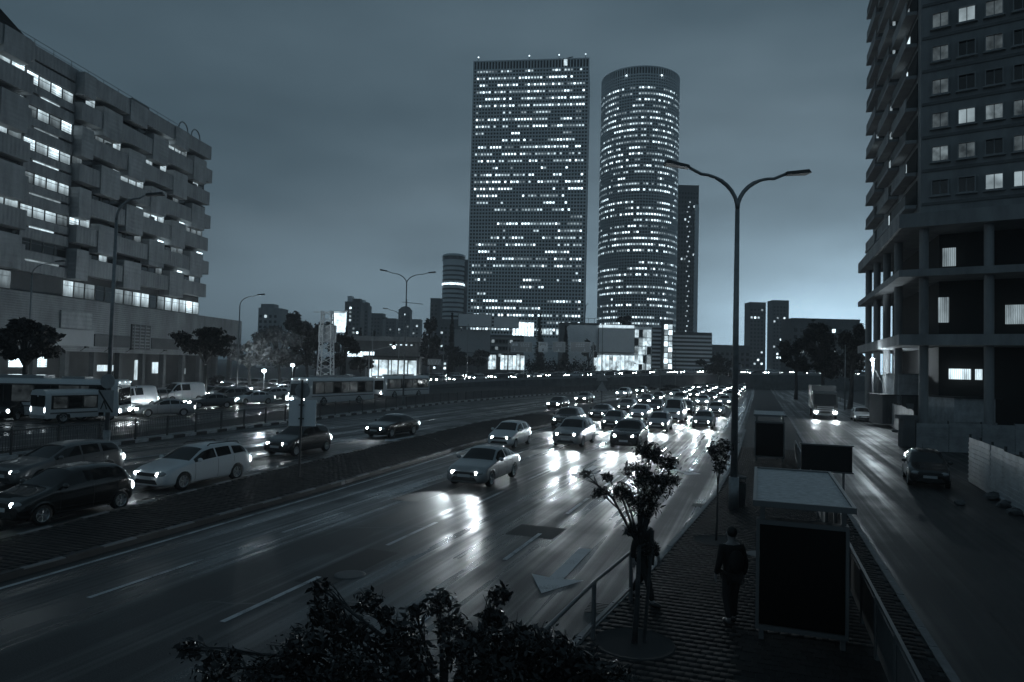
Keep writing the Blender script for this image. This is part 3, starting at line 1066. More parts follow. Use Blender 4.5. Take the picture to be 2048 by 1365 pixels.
# pale round-fronted tower left of the square one
p = up(903, 700, 600)
z1 = up(905, 512, 600).z
rt = thing('residential_tower', (p.x, 600, 0), 'slim rounded tower with a bright ring of light left of the square tower', 'tower')
MB().lathe([(9.3, 0), (9.3, z1 - 5), (9.9, z1 - 5), (9.9, z1), (8, z1 + 1), (0, z1 + 1)], 28).build('shaft', 'lattice', rt)
blk(rt, 'slab', 'facade_dark', 2, 13, 0, 16, 0, z1 - 3)
zr = up(905, 570, 600).z
MB().lathe([(9.5, zr - 0.9), (9.7, zr - 0.9), (9.7, zr + 0.7), (9.5, zr + 0.7)], 28).build('light_ring', 'tw_hi', rt)
MB().lathe([(9.95, z1 - 4.2), (10.0, z1 - 4.2), (10.0, z1 - 1.2), (9.95, z1 - 1.2)], 28).build('crown_band', 'tower_glass', rt)
for k in range(22):
    MB().lathe([(9.3, 6 + k * 3.9), (9.55, 6 + k * 3.9), (9.55, 7.4 + k * 3.9), (9.3, 7.4 + k * 3.9)], 24).build('balcony_band', 'tower_glass', rt)

# skyline beyond the junction
for nm, lb, a in (
    ('apartment_block', 'terraced far apartment block with roof trees above the pale bushes', (517, 562, 618, 430)),
    ('apartment_tower', 'far twin-topped apartment tower beside the bright screen', (690, 722, 605, 560)),
    ('apartment_tower', 'narrower far apartment tower touching the twin-topped one', (722, 737, 612, 600)),
    ('office_building', 'low far office building behind the curved lamp', (741, 766, 628, 640)),
    ('office_building', 'squat far building between lamp and domed tower', (766, 792, 638, 700)),
    ('domed_tower', 'far domed tower with a crane beside it', (797, 821, 620, 760)),
    ('office_building', 'small far block right of the domed tower', (824, 841, 640, 620)),
    ('office_tower', 'dark narrow far tower left of the slim rounded tower', (861, 882, 598, 560)),
    ('office_building', 'far dark block at the foot of the slim rounded tower', (880, 920, 640, 520)),
):
    t, wd, ht = block(nm, lb, *a, m=rnd.choice(['facade_dark', 'concrete_dark', 'facade_h']), lit=0.13, seed=len(lb))
    if nm == 'domed_tower':
        MB().ellip((wd / 2, 7, ht), wd / 2, 6, 4.5, 16, 10).build('dome', 'facade_dark', t)
        MB().tube([(wd * 0.6, 6, ht), (wd * 0.6, 6, ht + 12)], 0.4, 5).build('crane_mast', 'steel_dark', t)
        MB().tube([(wd * 0.2, 6, ht + 9), (wd * 2.0, 6, ht + 7)], 0.35, 5).build('crane_jib', 'steel_dark', t)
    elif 'twin' in lb:
        blk(t, 'penthouse', 'lattice', wd * 0.15, wd * 0.42, 0, 8, ht, ht + 5)
        blk(t, 'penthouse', 'facade_dark', wd * 0.5, wd * 0.95, 0, 8, ht, ht + 3)
    elif 'terraced' in lb:
        blk(t, 'terrace', 'facade_h', wd * 0.1, wd * 0.7, 0.2, 8, ht, ht + 3)
scr = thing('lit_screen', up(664, 665, 300), 'bright patterned advertising screen above the trees', 'screen')
a, b = up(664, 623, 300), up(690, 665, 300)
blk(scr, 'panel', 'screen', 0, b.x - a.x, 0, 0.3, 0, a.z - b.z)
blk(scr, 'frame', 'steel_dark', -0.3, b.x - a.x + 0.3, 0.31, 0.9, -0.3, a.z - b.z + 0.3)
MB().tube([((b.x - a.x) / 2, 0.6, -b.z), ((b.x - a.x) / 2, 0.6, -0.3)], 0.4, 8).build('mast', 'steel_dark', scr)

# low buildings behind the flyover
def low(name, label, px0, px1, y0, Y, m, dep=16, cat='building'):
    a, b = up(px0, y0, Y), up(px1, y0, Y)
    t = thing(name, (a.x, Y, 0), label, cat)
    blk(t, 'wall', m, 0, b.x - a.x, 0, dep, 0, a.z)
    return t, b.x - a.x, a.z
def zof(px, py, Y):
    return up(px, py, Y).z
t, wd, ht = low('station_hall', 'long low grey hall with a lit window strip behind the buses', 694, 838, 672, 190, 'concrete_dark', 20)
blk(t, 'roof_edge', 'concrete', -0.5, wd + 0.5, -0.8, 20, ht - 1.2, ht + 0.02)
for k in range(7):
    blk(t, 'lit_window', 'lit_hi', 0.3 + k * 1.05, 1.25 + k * 1.05, -0.1, -0.02, zof(700, 713, 190), zof(700, 703, 190))
for k in range(5):
    blk(t, 'wall_light', 'tw_hi', wd * 0.6 + k * 1.4, wd * 0.6 + 0.5 + k * 1.4, -0.2, -0.05, zof(770, 690, 190), zof(770, 689, 190))
st = thing('kiosk', up(733, 745, 150).xy.to_3d(), 'brightly lit kiosk with a flat canopy behind the second bus', 'kiosk')
z1, z0 = zof(780, 716, 150), 0
blk(st, 'canopy', 'steel_dark', -0.5, 11.5, -1.5, 6, z1, z1 + 0.4)
blk(st, 'wall', 'concrete_dark', 0, 11, 1.0, 5, 0, z1 - 0.01)
for k in range(5):
    blk(st, 'shop_window', 'shop', 0.4 + k * 2.1, 2.2 + k * 2.1, 0.9, 0.98, 0.8, z1 - 0.5)
for x in (0.1, 5.5, 10.9):
    MB().tube([(x, -1.2, 0), (x, -1.2, z1)], 0.1, 6).build('canopy_post', 'steel', st)

YB = 250
t, wd, ht = low('billboard_building', 'grey commercial building carrying two blank billboards on its roof', 908, 1048, 668, YB, 'concrete_dark', 18)
blk(t, 'blank_wall', 'board_dim', 0.2, wd * 0.52, -0.25, -0.02, zof(940, 705, YB), zof(940, 661, YB) + 0.2)
blk(t, 'lower_wall', 'concrete', 0.2, wd * 0.52, -0.2, -0.02, zof(940, 720, YB), zof(940, 706, YB))
for f in range(3):
    blk(t, 'floor_band', 'concrete', wd * 0.53, wd, -0.4, -0.02, zof(1000, 679 + f * 14, YB), zof(1000, 675 + f * 14, YB))
    for k in range(8):
        blk(t, 'window', 'tower_glass' if (k * 7 + f * 3) % 5 else 'tw_lo', wd * 0.54 + k * 1.3, wd * 0.54 + k * 1.3 + 1.0, -0.15, -0.02, zof(1000, 686 + f * 14, YB), zof(1000, 680 + f * 14, YB))
for k in range(9):
    if k != 2:
        blk(t, 'shop_window', 'shop', wd * 0.5 + k * 1.45, wd * 0.5 + k * 1.45 + 1.25, -0.2, -0.03, 3.5, zof(1010, 711, YB))
for nm, a, b, ya, yb, dz in (('roof_billboard', 917, 983, 628, 654, 0), ('roof_billboard', 988, 1037, 634, 657, 0)):
    q0, q1 = up(a, ya, YB - 3), up(b, yb, YB - 3)
    s = thing(nm, (q0.x, YB - 3, q1.z), 'blank pale billboard on the roof, the wider one at the left' if a == 917 else 'blank pale billboard on the roof, the narrower right-hand one', 'billboard', group='roof billboards', rz=0 if a == 917 else -0.12)
    wdb, hb = q1.x - q0.x, q0.z - q1.z
    blk(s, 'panel', 'board', 0, wdb, 0, 0.25, 0, hb)
    blk(s, 'frame', 'steel_dark', -0.15, wdb + 0.15, 0.26, 0.5, -0.15, hb + 0.15)
    for k in range(5):
        MB().bar((wdb * (0.1 + 0.2 * k), 0.4, -1.8), (wdb * (0.1 + 0.2 * k), 0.4, 0), 0.2).build('strut', 'steel_dark', s)
        blk(s, 'spotlight', 'tw_lo', wdb * (0.1 + 0.2 * k) - 0.2, wdb * (0.1 + 0.2 * k) + 0.2, -1.0, -0.7, -0.7, -0.5)

# white building with the big blank hoarding and glass stair corner
YW = 245
t, wd, ht = low('white_building', 'pale building with a bright roof edge and glazed corner stair', 1140, 1304, 650, YW, 'white_wall', 16)
blk(t, 'roof_fascia', 'white_glow', wd * 0.36 - 0.1, wd * 0.78, -0.5, -0.02, zof(1200, 655, YW), zof(1200, 650, YW))
q0, q1 = up(1198, 658, YW - 1), up(1268, 706, YW - 1)
s = thing('wall_hoarding', (q0.x, YW - 1.2, q1.z), 'large blank grey hoarding on the white building', 'billboard')
blk(s, 'panel', 'board', 0, q1.x - q0.x, 0, 0.3, 0, q0.z - q1.z)
blk(s, 'frame', 'steel_dark', -0.2, q1.x - q0.x + 0.2, 0.31, 0.6, -0.2, q0.z - q1.z + 0.2)
x0 = up(1270, 660, YW).x - up(1140, 660, YW).x
for f in range(5):
    for k in range(4):
        blk(t, 'stair_pane', ['shop', 'tw_mid', 'tw_lo', 'tower_glass'][(f * 5 + k * 3) % 4], x0 + k * 1.45, x0 + 1.3 + k * 1.45, -0.3, -0.03, 4 + f * 3.0, 6.6 + f * 3.0)
for k in range(13):
    blk(t, 'shop_window', 'shop', wd * 0.3 + k * 1.35, wd * 0.3 + k * 1.35 + 1.15, -0.2, -0.03, 3.5, zof(1220, 711, YW))
for nm, lb, a in (('car_park', 'louvred grey car park at the foot of the round tower', (1305, 1346, 652, 262)), ('car_park', 'long low louvred car park stretching towards the far street', (1346, 1424, 664, 268))):
    t, wd, ht = low(nm, lb, *a, 'facade_dark')
    for k in range(int(ht / 1.5)):
        blk(t, 'louvre', 'lattice', 0, wd, -0.6, -0.03, 1.0 + k * 1.5, 1.75 + k * 1.5)
t, wd, ht = low('lift_shaft', 'slim glazed lift shaft with small lit panes before the car parks', 1327, 1346, 640, 258, 'facade_dark', 5)
for f in range(9):
    for k in range(2):
        blk(t, 'pane', ['tw_mid', 'tw_lo', 'tw_hi'][(f + k) % 3], 0.4 + k * 1.6, 1.7 + k * 1.6, -0.2, -0.03, 3 + f * 2.1, 4.7 + f * 2.1)
t, wd, ht = low('roof_terrace', 'dark terrace with railing and masts between the two big towers', 1120, 1200, 645, 300, 'concrete_dark', 10)
for k in range(8):
    MB().bar((k * wd / 7, 0, ht), (k * wd / 7, 0, ht + 2), 0.15).build('railing_post', 'steel_dark', t)
MB().bar((0, 0, ht + 2), (wd, 0, ht + 2), 0.15).build('hand_rail', 'steel_dark', t)
MB().tube([(wd * 0.63, 3, ht), (wd * 0.66, 3, ht + 8), (wd * 0.72, 3, ht + 8.6)], 0.15, 5).build('mast', 'steel_dark', t)
# faint towers down the street
for nm, lb, a in (('street_tower', 'faint tower at the far end of the street, left of its pair', (1500, 1532, 606, 600)), ('street_tower', 'faint tower at the far end of the street, right of its pair', (1546, 1578, 602, 640)), ('street_block', 'low far block closing the street behind the traffic', (1400, 1500, 692, 420)), ('street_block', 'far block behind the dark roadside trees', (1585, 1720, 640, 330))):
    block(nm, lb, *a, m='concrete_dark', lit=0.1, seed=len(lb))

# ---------------------------------------------------------------- high-rise over a building site on the right
M['rise'] = mat('rise_concrete', 0.26, 0.75, var=0.35, vscale=0.5, stretch=(1, 1, 0.25), bump=0.15, bscale=6)
M['sheet'] = mat('painted_sheet', 0.5, 0.5, var=0.3, vscale=1.5)
M['sheet_dim'] = mat('dull_sheet', 0.3, 0.6, var=0.3, vscale=1.5)
M['flat_dim'] = emat('flat_dim', 0.07, var=0.8, vscale=1.0)
M['flat_mid'] = emat('flat_mid', 0.13, var=0.85, vscale=1.4)
C0 = Vector((35, 60, 0))
d1 = Vector((0.82, -0.572, 0)).normalized()
n1 = Vector((d1.y, -d1.x, 0))
d2 = Vector((UX, UY, 0))
n2 = Vector((-UY, UX, 0))
hr = thing('high_rise', C0, 'dark high-rise with dim windows and open lower storeys over the building site', 'building')
Zb, Zt = 18.6, 56.0
def fz(z):
    return Vector((0, 0, z))
MB().poly([fz(Zb), d1 * 22 + fz(Zb), d1 * 22 + d2 * 27 + fz(Zb), d2 * 27 + fz(Zb)], (0, 0, Zt - Zb)).build('wall', 'rise', hr)
rr = random.Random(9)
FRW = MB()
for a in ((0, 1.3, 0, 0.09), (0, 1.3, 1.31, 1.4), (0, 0.09, 0.09, 1.31), (1.21, 1.3, 0.09, 1.31)):
    FRW.box(a[0], a[1], -0.28, 0.02, a[2], a[3])
FRW.box(-0.12, 1.42, -0.36, 0.02, -0.1, -0.002)
FRW.box(0.62, 0.68, -0.12, 0.02, 0.09, 1.31)
FRWm = FRW.mesh('window', 'rise')
PNm = {l: MB().box(0.08, 1.22, -0.05, 0.01, 0.08, 1.32).mesh('pane', l) for l in ('flat_dim', 'flat_mid', 'tw_lo', 'glass_dark')}
ang1 = math.atan2(d1.y, d1.x)
for f in range(12):
    z = Zb + 1.6 + f * 2.9
    for k in range(9):
        p = d1 * (0.8 + k * 1.9) + fz(z)
        o = link('window', FRWm, hr, p, ang1)
        link('pane', PNm[rr.choice(['flat_dim', 'flat_mid', 'tw_lo', 'glass_dark', 'glass_dark', 'flat_dim', 'glass_dark'])], o)
    MB().obox(d1 * 0.1 + n1 * 0.1 + fz(z - 0.75), d1 * 21.8, -n1 * 0.098, (0, 0, 0.25)).build('string_course', 'concrete_dark', hr)
    # loggias along the street face
    for k in range(3):
        q = d2 * (1.2 + k * 8.8) + fz(z - 0.3)
        MB().obox(q + n2 * 0.02, d2 * 7.0, n2 * 0.05, (0, 0, 2.1)).build('loggia_shade_panel', 'matte_black', hr)  # flat black panel on the wall, shade of an opening put in as colour
        MB().obox(q + n2 * 0.09 + fz(-0.35), d2 * 7.2, n2 * 0.9, (0, 0, 0.3)).build('loggia_slab', 'concrete', hr)
        MB().obox(q + n2 * 0.9, d2 * 7.0, n2 * 0.06, (0, 0, 0.85)).build('loggia_parapet', rr.choice(['rise', 'concrete_dark']), hr)
        if rr.random() < 0.5:
            s = rr.random() * 4
            MB().obox(q + n2 * 0.08 + d2 * (1 + s) + fz(0.9), d2 * 1.4, n2 * 0.03, (0, 0, 1.0)).build('loggia_window', rr.choice(['lit_lo', 'lit_lo', 'lit_mid']), hr)
for z, th_ in ((Zb - 1.2, 1.18), (13.2, 0.6), (7.4, 0.9)):
    MB().poly([n1 * 1.2 + n2 * 1.5 + fz(z), d1 * 24 + n1 * 1.2 + fz(z), d1 * 24 + d2 * 28 + fz(z), d2 * 28 + n2 * 1.5 + fz(z)], (0, 0, th_)).build('floor_slab', 'rise', hr)
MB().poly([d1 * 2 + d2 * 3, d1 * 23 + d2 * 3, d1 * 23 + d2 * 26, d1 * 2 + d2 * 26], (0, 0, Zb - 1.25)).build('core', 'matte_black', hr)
for k in range(5):
    for z0, z1 in ((0, 7.38), (8.32, 13.18), (13.82, Zb - 1.22)):
        MB().tube([d1 * (0.3 + k * 4.6) + n1 * 0.3 + fz(z0), d1 * (0.3 + k * 4.6) + n1 * 0.3 + fz(z1)], 0.36, 12).build('column', 'rise', hr)
        if k:
            MB().tube([d2 * (k * 6.4) + n2 * 0.6 + fz(z0), d2 * (k * 6.4) + n2 * 0.6 + fz(z1)], 0.36, 12).build('column', 'rise', hr)
for s, z, wd, ht, l in ((1.2, 9.5, 0.8, 2.2, 'lit_lo'), (6, 9.3, 1.6, 1.6, 'lit_lo'), (2.0, 4.6, 1.6, 0.9, 'lit_mid'), (3.9, 4.6, 0.5, 0.9, 'lit_mid'), (1.5, 14.4, 1.0, 1.6, 'lit_lo')):
    MB().obox(d1 * s + n1 * 0.05 - n1 * 2.1 + d2 * 0.0 + fz(z), d1 * wd, -n1 * 0.05, (0, 0, ht)).build('site_light_panel', l, hr)

# ---------------------------------------------------------------- building site
def hoarding(name, label, a, b, h, m, ribs=True, lean=0.0, z=0.0):
    a, b = Vector((a.x, a.y, z)), Vector((b.x, b.y, z))
    t = thing(name, a, label, 'fence')
    d = b - a
    L = d.length
    d.normalize()
    n = Vector((d.y, -d.x, 0))
    k = 0.0
    i = 0
    while k < L - 0.2:
        w_ = min(1.95, L - k)
        hh = h + rnd.uniform(-0.08, 0.08)
        tilt = n * rnd.uniform(-0.05, 0.05)
        p = d * (k + 0.02)
        pan = MB().add([p, p + d * (w_ - 0.04), p + d * (w_ - 0.04) + tilt + fz(hh), p + tilt + fz(hh)] + [q - n * 0.03 for q in (p, p + d * (w_ - 0.04), p + d * (w_ - 0.04) + tilt + fz(hh), p + tilt + fz(hh))],
                        [(0, 1, 2, 3), (7, 6, 5, 4), (0, 4, 5, 1), (1, 5, 6, 2), (2, 6, 7, 3), (3, 7, 4, 0)]).build('sheet_panel', m, t)
        if ribs:
            rb = MB()
            nr = 9
            for j in range(nr):
                zz = 0.1 + j * (hh - 0.2) / nr
                rb.obox(p + n * 0.002 + tilt * (zz / hh) + fz(zz), d * (w_ - 0.04), n * 0.035, (0, 0, 0.07))
            rb.build('ribs', m, pan, kind='stuff')
        MB().bar(d * k - n * 0.07, d * k - n * 0.07 + fz(h + 0.12), 0.07).build('post', 'steel_dark', t)
        k += 1.95
    return t
hA0, hA1 = at(1937, 963), at(2048, 1032)
hoarding('site_hoarding', 'pale ribbed steel hoarding along the service road by the parked car', hA0, hA0 + (hA1 - hA0) * 1.8, 2.05, 'sheet')
hoarding('site_hoarding', 'grey steel hoarding crossing the site behind the pale ribbed one', at(1832, 902), at(2048, 912) + Vector((4, 0, 0)), 1.85, 'sheet_dim')
hoarding('site_hoarding', 'short leaning hoarding pieces by the parked silver car', at(1757, 838), at(1828, 880), 2.2, 'sheet_dim', ribs=False)
cb = thing('concrete_pier', at(1812, 893), 'rough concrete pier at the end of the crossing hoarding', 'pier')
MB().poly([(-0.4, -0.3, 0), (0.45, -0.3, 0), (0.42, 0.3, 0), (-0.38, 0.3, 0)], (0.05, 0, 1.9)).build('shaft', 'concrete_dark', cb)
MB().box(-0.55, 0.6, -0.4, 0.4, 1.86, 2.12).build('cap', 'concrete_dark', cb)
sh = thing('site_shed', at(1908, 868), 'long low pale shed with a lit window behind the hoardings', 'shed')
blk(sh, 'wall', 'sheet', 0, 13, 0, 4, 0, 3.0)
blk(sh, 'roof', 'steel_dark', -0.2, 13.2, -0.3, 4.2, 3.0, 3.12)
blk(sh, 'skirt', 'sheet_dim', 0.1, 12.9, -0.08, -0.02, 0.1, 1.0)
blk(sh, 'lit_window', 'lit_mid', 4.3, 5.0, -0.06, -0.02, 1.1, 1.7)
blk(sh, 'lit_window', 'lit_mid', 5.2, 5.9, -0.06, -0.02, 1.1, 1.7)
oc = thing('site_cabin', up(1765, 800, 66).xy.to_3d(), 'dark site cabin with one bright square window under the high-rise', 'cabin')
blk(oc, 'wall', 'facade_dark', 0, 5.0, 0, 2.4, 0.2, 2.9)
blk(oc, 'roof', 'steel_dark', -0.1, 5.1, -0.1, 2.5, 2.9, 3.0)
for k in range(14):
    blk(oc, 'rib', 'facade_dark', 0.15 + k * 0.36, 0.25 + k * 0.36, -0.05, -0.002, 0.3, 2.85)
blk(oc, 'lit_window', 'lit_hi', 3.9, 4.6, -0.09, -0.06, 1.4, 2.1)
blk(oc, 'door', 'sheet_dim', 2.2, 2.9, -0.09, -0.06, 0.3, 2.2)
oc2 = thing('site_cabin', (oc.location.x + 1.4, oc.location.y - 0.2, 3.0), 'pale square cabin stacked on the dark site cabin', 'cabin')
blk(oc2, 'wall', 'sheet', 0, 2.2, 0, 2.2, 0, 1.9)
blk(oc2, 'roof', 'sheet_dim', -0.08, 2.28, -0.08, 2.28, 1.9, 2.0)
M['rubble'] = mat('rubble', 0.16, 0.9, var=0.4, vscale=4)
for px, py, s, lb in ((1985, 1000, 0.35, 'largest broken concrete lump at the foot of the pale hoarding'), (2010, 1015, 0.3, 'middle concrete lump at the foot of the pale hoarding'), (1920, 1010, 0.22, 'small concrete lump lying alone behind the parked dark car'), (2030, 1030, 0.28, 'concrete lump of the hoarding row nearest the camera'), (1790, 865, 0.3, 'concrete lump beside the rough concrete pier')):
    p = at(px, py)
    mb = MB()
    mb.ellip((0, 0, s * 0.35), s, s * 0.7, s * 0.5, 7, 5)
    mb.v = [(x + rnd.uniform(-.1, .1) * s, y + rnd.uniform(-.1, .1) * s, max(-0.02, z + rnd.uniform(-.12, .12) * s)) for x, y, z in mb.v]
    mb.build('concrete_lump', 'rubble', loc=p, label=lb, cat='rubble', group='concrete lumps by the hoarding')

# ================================================================== STREET FURNITURE
def lamp(name, label, base, h, arms, rad=0.09, lit=False, cat='street lamp', low=False):
    """arms: list of (dx, dy) reaches; arm curves out of the post top"""
    t = thing(name, base, label, cat)
    if not arms:
        MB().tube([(0, 0, 0), (0, 0, h)], [rad, rad * 0.6], 8).build('post', 'steel', t, smooth=True)
        return t
    MB().tube([(0, 0, 0), (0, 0, 1.1)], [rad * 1.5, rad * 1.45], 10).build('base', 'steel', t, smooth=True)
    MB().tube([(0, 0, 1.1), (0, 0, h * 0.55), (0, 0, h - 1.3)], [rad, rad * 0.85, rad * 0.65], 10).build('post', 'steel', t, smooth=True)
    for dx, dy in arms:
        pts = []
        for k in range(9):
            a = k / 8 * math.pi / 2
            pts.append((dx * 0.75 * (1 - math.cos(a)), dy * 0.75 * (1 - math.cos(a)), h - 1.3 + 1.15 * math.sin(a)))
        pts.append((dx, dy, h + 0.05))
        MB().tube(pts, [rad * 0.6] * 6 + [rad * 0.45] * 4, 8).build('arm', 'steel', t, smooth=True)
        d = Vector((dx, dy, 0)).normalized()
        n = Vector((-d.y, d.x, 0))
        o = Vector((dx, dy, h + 0.0))
        hd = MB().add([o - n * 0.12, o + n * 0.12, o + d * 0.85 + n * 0.2 + fz(.1), o + d * 0.85 - n * 0.2 + fz(.1),
                       o - n * 0.08 + fz(0.12), o + n * 0.08 + fz(.12), o + d * 0.8 + n * 0.12 + fz(.24), o + d * 0.8 - n * 0.12 + fz(.24)],
                      [(0, 3, 2, 1), (4, 5, 6, 7), (0, 1, 5, 4), (1, 2, 6, 5), (2, 3, 7, 6), (3, 0, 4, 7)])
        hd.build('lamp_head', 'steel_dark', t)
    return t
b = at(212, 905)
l1 = lamp('street_lamp', 'tall curved lamp post at the railing carrying a square sign', b, 13.0, [(1.35, 0.2)], 0.11)
MB().lathe([(0, -0.02), (0.36, -0.02), (0.36, 0.02), (0, 0.02)], 24, 'y', (0.02, -0.16, 3.55)).build('round_sign', 'sheet_dim', l1)
blk(l1, 'square_sign', 'sheet_dim', -0.42, 0.34, -0.16, -0.13, 2.0, 3.1)
MB().poly([(-0.42, -0.175, 3.1), (-0.36, -0.175, 3.1), (0.34, -0.175, 2.06), (0.34, -0.175, 2.0), (0.28, -0.175, 2.0), (-0.42, -0.175, 3.04)], (0, 0.01, 0)).build('sign_bar', 'black', l1)
MB().poly([(-0.3, -0.175, 2.15), (-0.24, -0.175, 2.15), (-0.12, -0.175, 2.5), (0.0, -0.175, 2.15), (0.06, -0.175, 2.15), (-0.1, -0.175, 2.6), (-0.14, -0.175, 2.6)], (0, 0.01, 0)).build('sign_mark', 'black', l1)
lamp('street_lamp', 'dark curved lamp post among the leftmost trees before the office block', up(52, 800, 66).xy.to_3d(), 13.6, [(2.0, 0.2)])
lamp('street_lamp', 'curved lamp post beside the pale bushes at the block corner', up(473, 790, 82).xy.to_3d(), 12.4, [(1.9, 0.3)])
lamp('street_lamp', 'double-armed lamp post on the median beyond the dark hatchback', at(806, 812), 15.2, [(2.4, 0.3), (-2.2, -0.3)])
lamp('street_lamp', 'left-armed lamp post behind the second bus', up(795, 790, 112).xy.to_3d(), 13.4, [(-1.9, 0.0)])
lamp('street_lamp', 'thin lamp post left of the double-armed one', up(742, 790, 120).xy.to_3d(), 12.4, [(1.6, 0.0)], 0.08)
lamp('street_lamp', 'large double-armed lamp post on the near pavement', at(1467, 1020, SWZ), 11.5, [(1.75, 0.25), (-1.75, -0.25)], 0.12)
for px, y0, Y, lb in ((933, 648, 170, 'thin pole in front of the blank wall'), (1038, 655, 176, 'thin pole beside the overhead road signs'), (1203, 640, 150, 'tall thin pole before the large grey hoarding'), (1290, 690, 165, 'short thin pole near the end of the slip road'), (1350, 700, 170, 'thin pole by the dark underpass mouth'), (885, 690, 165, 'thin pole near the cypress pair'), (1320, 690, 150, 'slim pole in front of the louvred car park'), (1690, 690, 95, 'thin pole by the far roadside trees')):
    p = up(px, 780, Y)
    lamp('pole', lb, (p.x, Y, 0), zof(px, y0, Y), [], 0.1, cat='pole')
# lit work lamp on a braced post at the site
t = thing('site_lamp', at(1745, 846), 'lit lamp on a braced post beside the building site', 'lamp')
MB().tube([(0, 0, 0), (0, 0, 6.4)], 0.09, 8).build('post', 'concrete', t)
MB().tube([(0, 0, 5.6), (2.6, -1.5, 0.1)], 0.03, 6).build('stay_wire', 'steel', t)
MB().box(-0.3, 0.1, -0.2, 0.2, 6.35, 6.5).build('lamp_housing', 'steel', t)
MB().ellip((-0.1, -0.05, 6.28), 0.16, 0.16, 0.09, 12, 6).build('bulb', 'lamp_on', t)
li = bpy.data.lights.new('site_lamp_light', 'POINT')
li.energy = 900
li.color = (0.8, 0.93, 1)
li.shadow_soft_size = 0.15
link('lamp_light', li, t, (-0.15, -0.35, 6.1))

# overhead road signs on a gantry
YG = 226
gp = up(1020, 700, YG)
gt = thing('sign_gantry', (gp.x, YG, 0), 'steel gantry carrying the overhead road signs', 'gantry')
gw = up(1185, 700, YG).x - gp.x
zg = zof(1100, 695, YG)
for x in (-0.6, gw + 0.3):
    MB().tube([(x, 0.5, 0), (x, 0.5, zg + 2.0)], 0.22, 8).build('gantry_post', 'steel', gt)
for z in (zg - 0.5, zg + 0.5):
    MB().bar((-0.6, 0.5, z), (gw + 0.3, 0.5, z), 0.25).build('gantry_beam', 'steel', gt)
M['sign_face'] = mat('sign_face', 0.42, 0.45)
M['sign_white'] = mat('sign_white', 0.85, 0.45)
for a, b_, m, lb in ((1022, 1065, 'sign_face', 'wide overhead sign with two small panels and turn arrows'), (1077, 1095, 'sign_white', 'white overhead sign with a bent arrow'), (1105, 1130, 'sign_face', 'square overhead sign with two text lines'), (1141, 1180, 'sign_face', 'rightmost overhead sign with two text lines')):
    q0, q1 = up(a, 684, YG), up(b_, 705, YG)
    s = thing('road_sign', (q0.x, YG - 0.3, q1.z), lb, 'sign', group='overhead road signs')
    sw, shh = q1.x - q0.x, q0.z - q1.z
    blk(s, 'panel', m, 0, sw, 0, 0.12, 0, shh)
    for e in ((0, sw, 0, 0.12), (0, sw, shh - 0.12, shh), (0, 0.12, 0.13, shh - 0.13), (sw - 0.12, sw, 0.13, shh - 0.13)):
        blk(s, 'border', 'sign_white', e[0], e[1], -0.03, -0.002, e[2], e[3])
    ink = 'black' if m == 'sign_white' else 'sign_white'
    def bars(x0, x1, z0, n=4, h=0.28):
        for k in range(n):
            xa = x0 + (x1 - x0) * k / n
            blk(s, 'lettering', ink, xa, xa + (x1 - x0) / n * 0.7, -0.04, -0.003, z0, z0 + h * (1 if k % 2 else 0.8))
    def darrow(x, z, flip=1):
        MB().poly([(x, -0.04, z), (x - 0.3, -0.04, z + 0.4), (x - 0.1, -0.04, z + 0.4), (x - 0.1, -0.04, z + 0.9), (x + 0.1, -0.04, z + 0.9), (x + 0.1, -0.04, z + 0.4), (x + 0.3, -0.04, z + 0.4)], (0, 0.03, 0)).build('arrow', ink, s)
    if a == 1022:
        blk(s, 'pictogram', ink, 0.4, 1.2, -0.04, -0.003, shh - 1.3, shh - 0.5)
        blk(s, 'pictogram', ink, 1.4, 2.2, -0.04, -0.003, shh - 1.3, shh - 0.5)
        bars(3.0, 6.2, shh - 0.8); bars(3.2, 6.2, shh - 1.4)
        darrow(1.2, 0.3); darrow(5.2, 0.3)
    elif a == 1077:
        MB().tube([(0.6, -0.04, shh - 1.3), (0.6, -0.04, shh - 0.7), (2.2, -0.04, shh - 0.7), (2.2, -0.04, shh - 1.3)], 0.09, 6).build('bent_arrow', ink, s)
        darrow(sw / 2, 0.3)
    else:
        bars(sw * 0.28, sw * 0.75, shh - 0.85); bars(sw * 0.25, sw * 0.75, shh - 1.5)
        darrow(sw * 0.5 if a == 1105 else sw * 0.72, 0.25)
# direction board near the second bus
p = up(855, 730, 150)
t = thing('direction_board', (p.x, 150, 0), 'small direction board with branching arrows on two posts', 'sign')
z0, z1 = zof(855, 730, 150), zof(855, 718, 150)
blk(t, 'panel', 'sign_face', 0, 2.9, 0, 0.08, z0, z1)
for k in range(4):
    MB().bar((0.5 + k * 0.6, -0.03, z0 + 0.2), (0.5 + k * 0.6 + (0.3 if k > 1 else -0.3), -0.03, z1 - 0.3), 0.08).build('arrow', 'sign_white', t)
for x in (0.4, 2.5):
    MB().bar((x, 0.14, 0), (x, 0.14, z1), 0.1).build('post', 'steel', t)

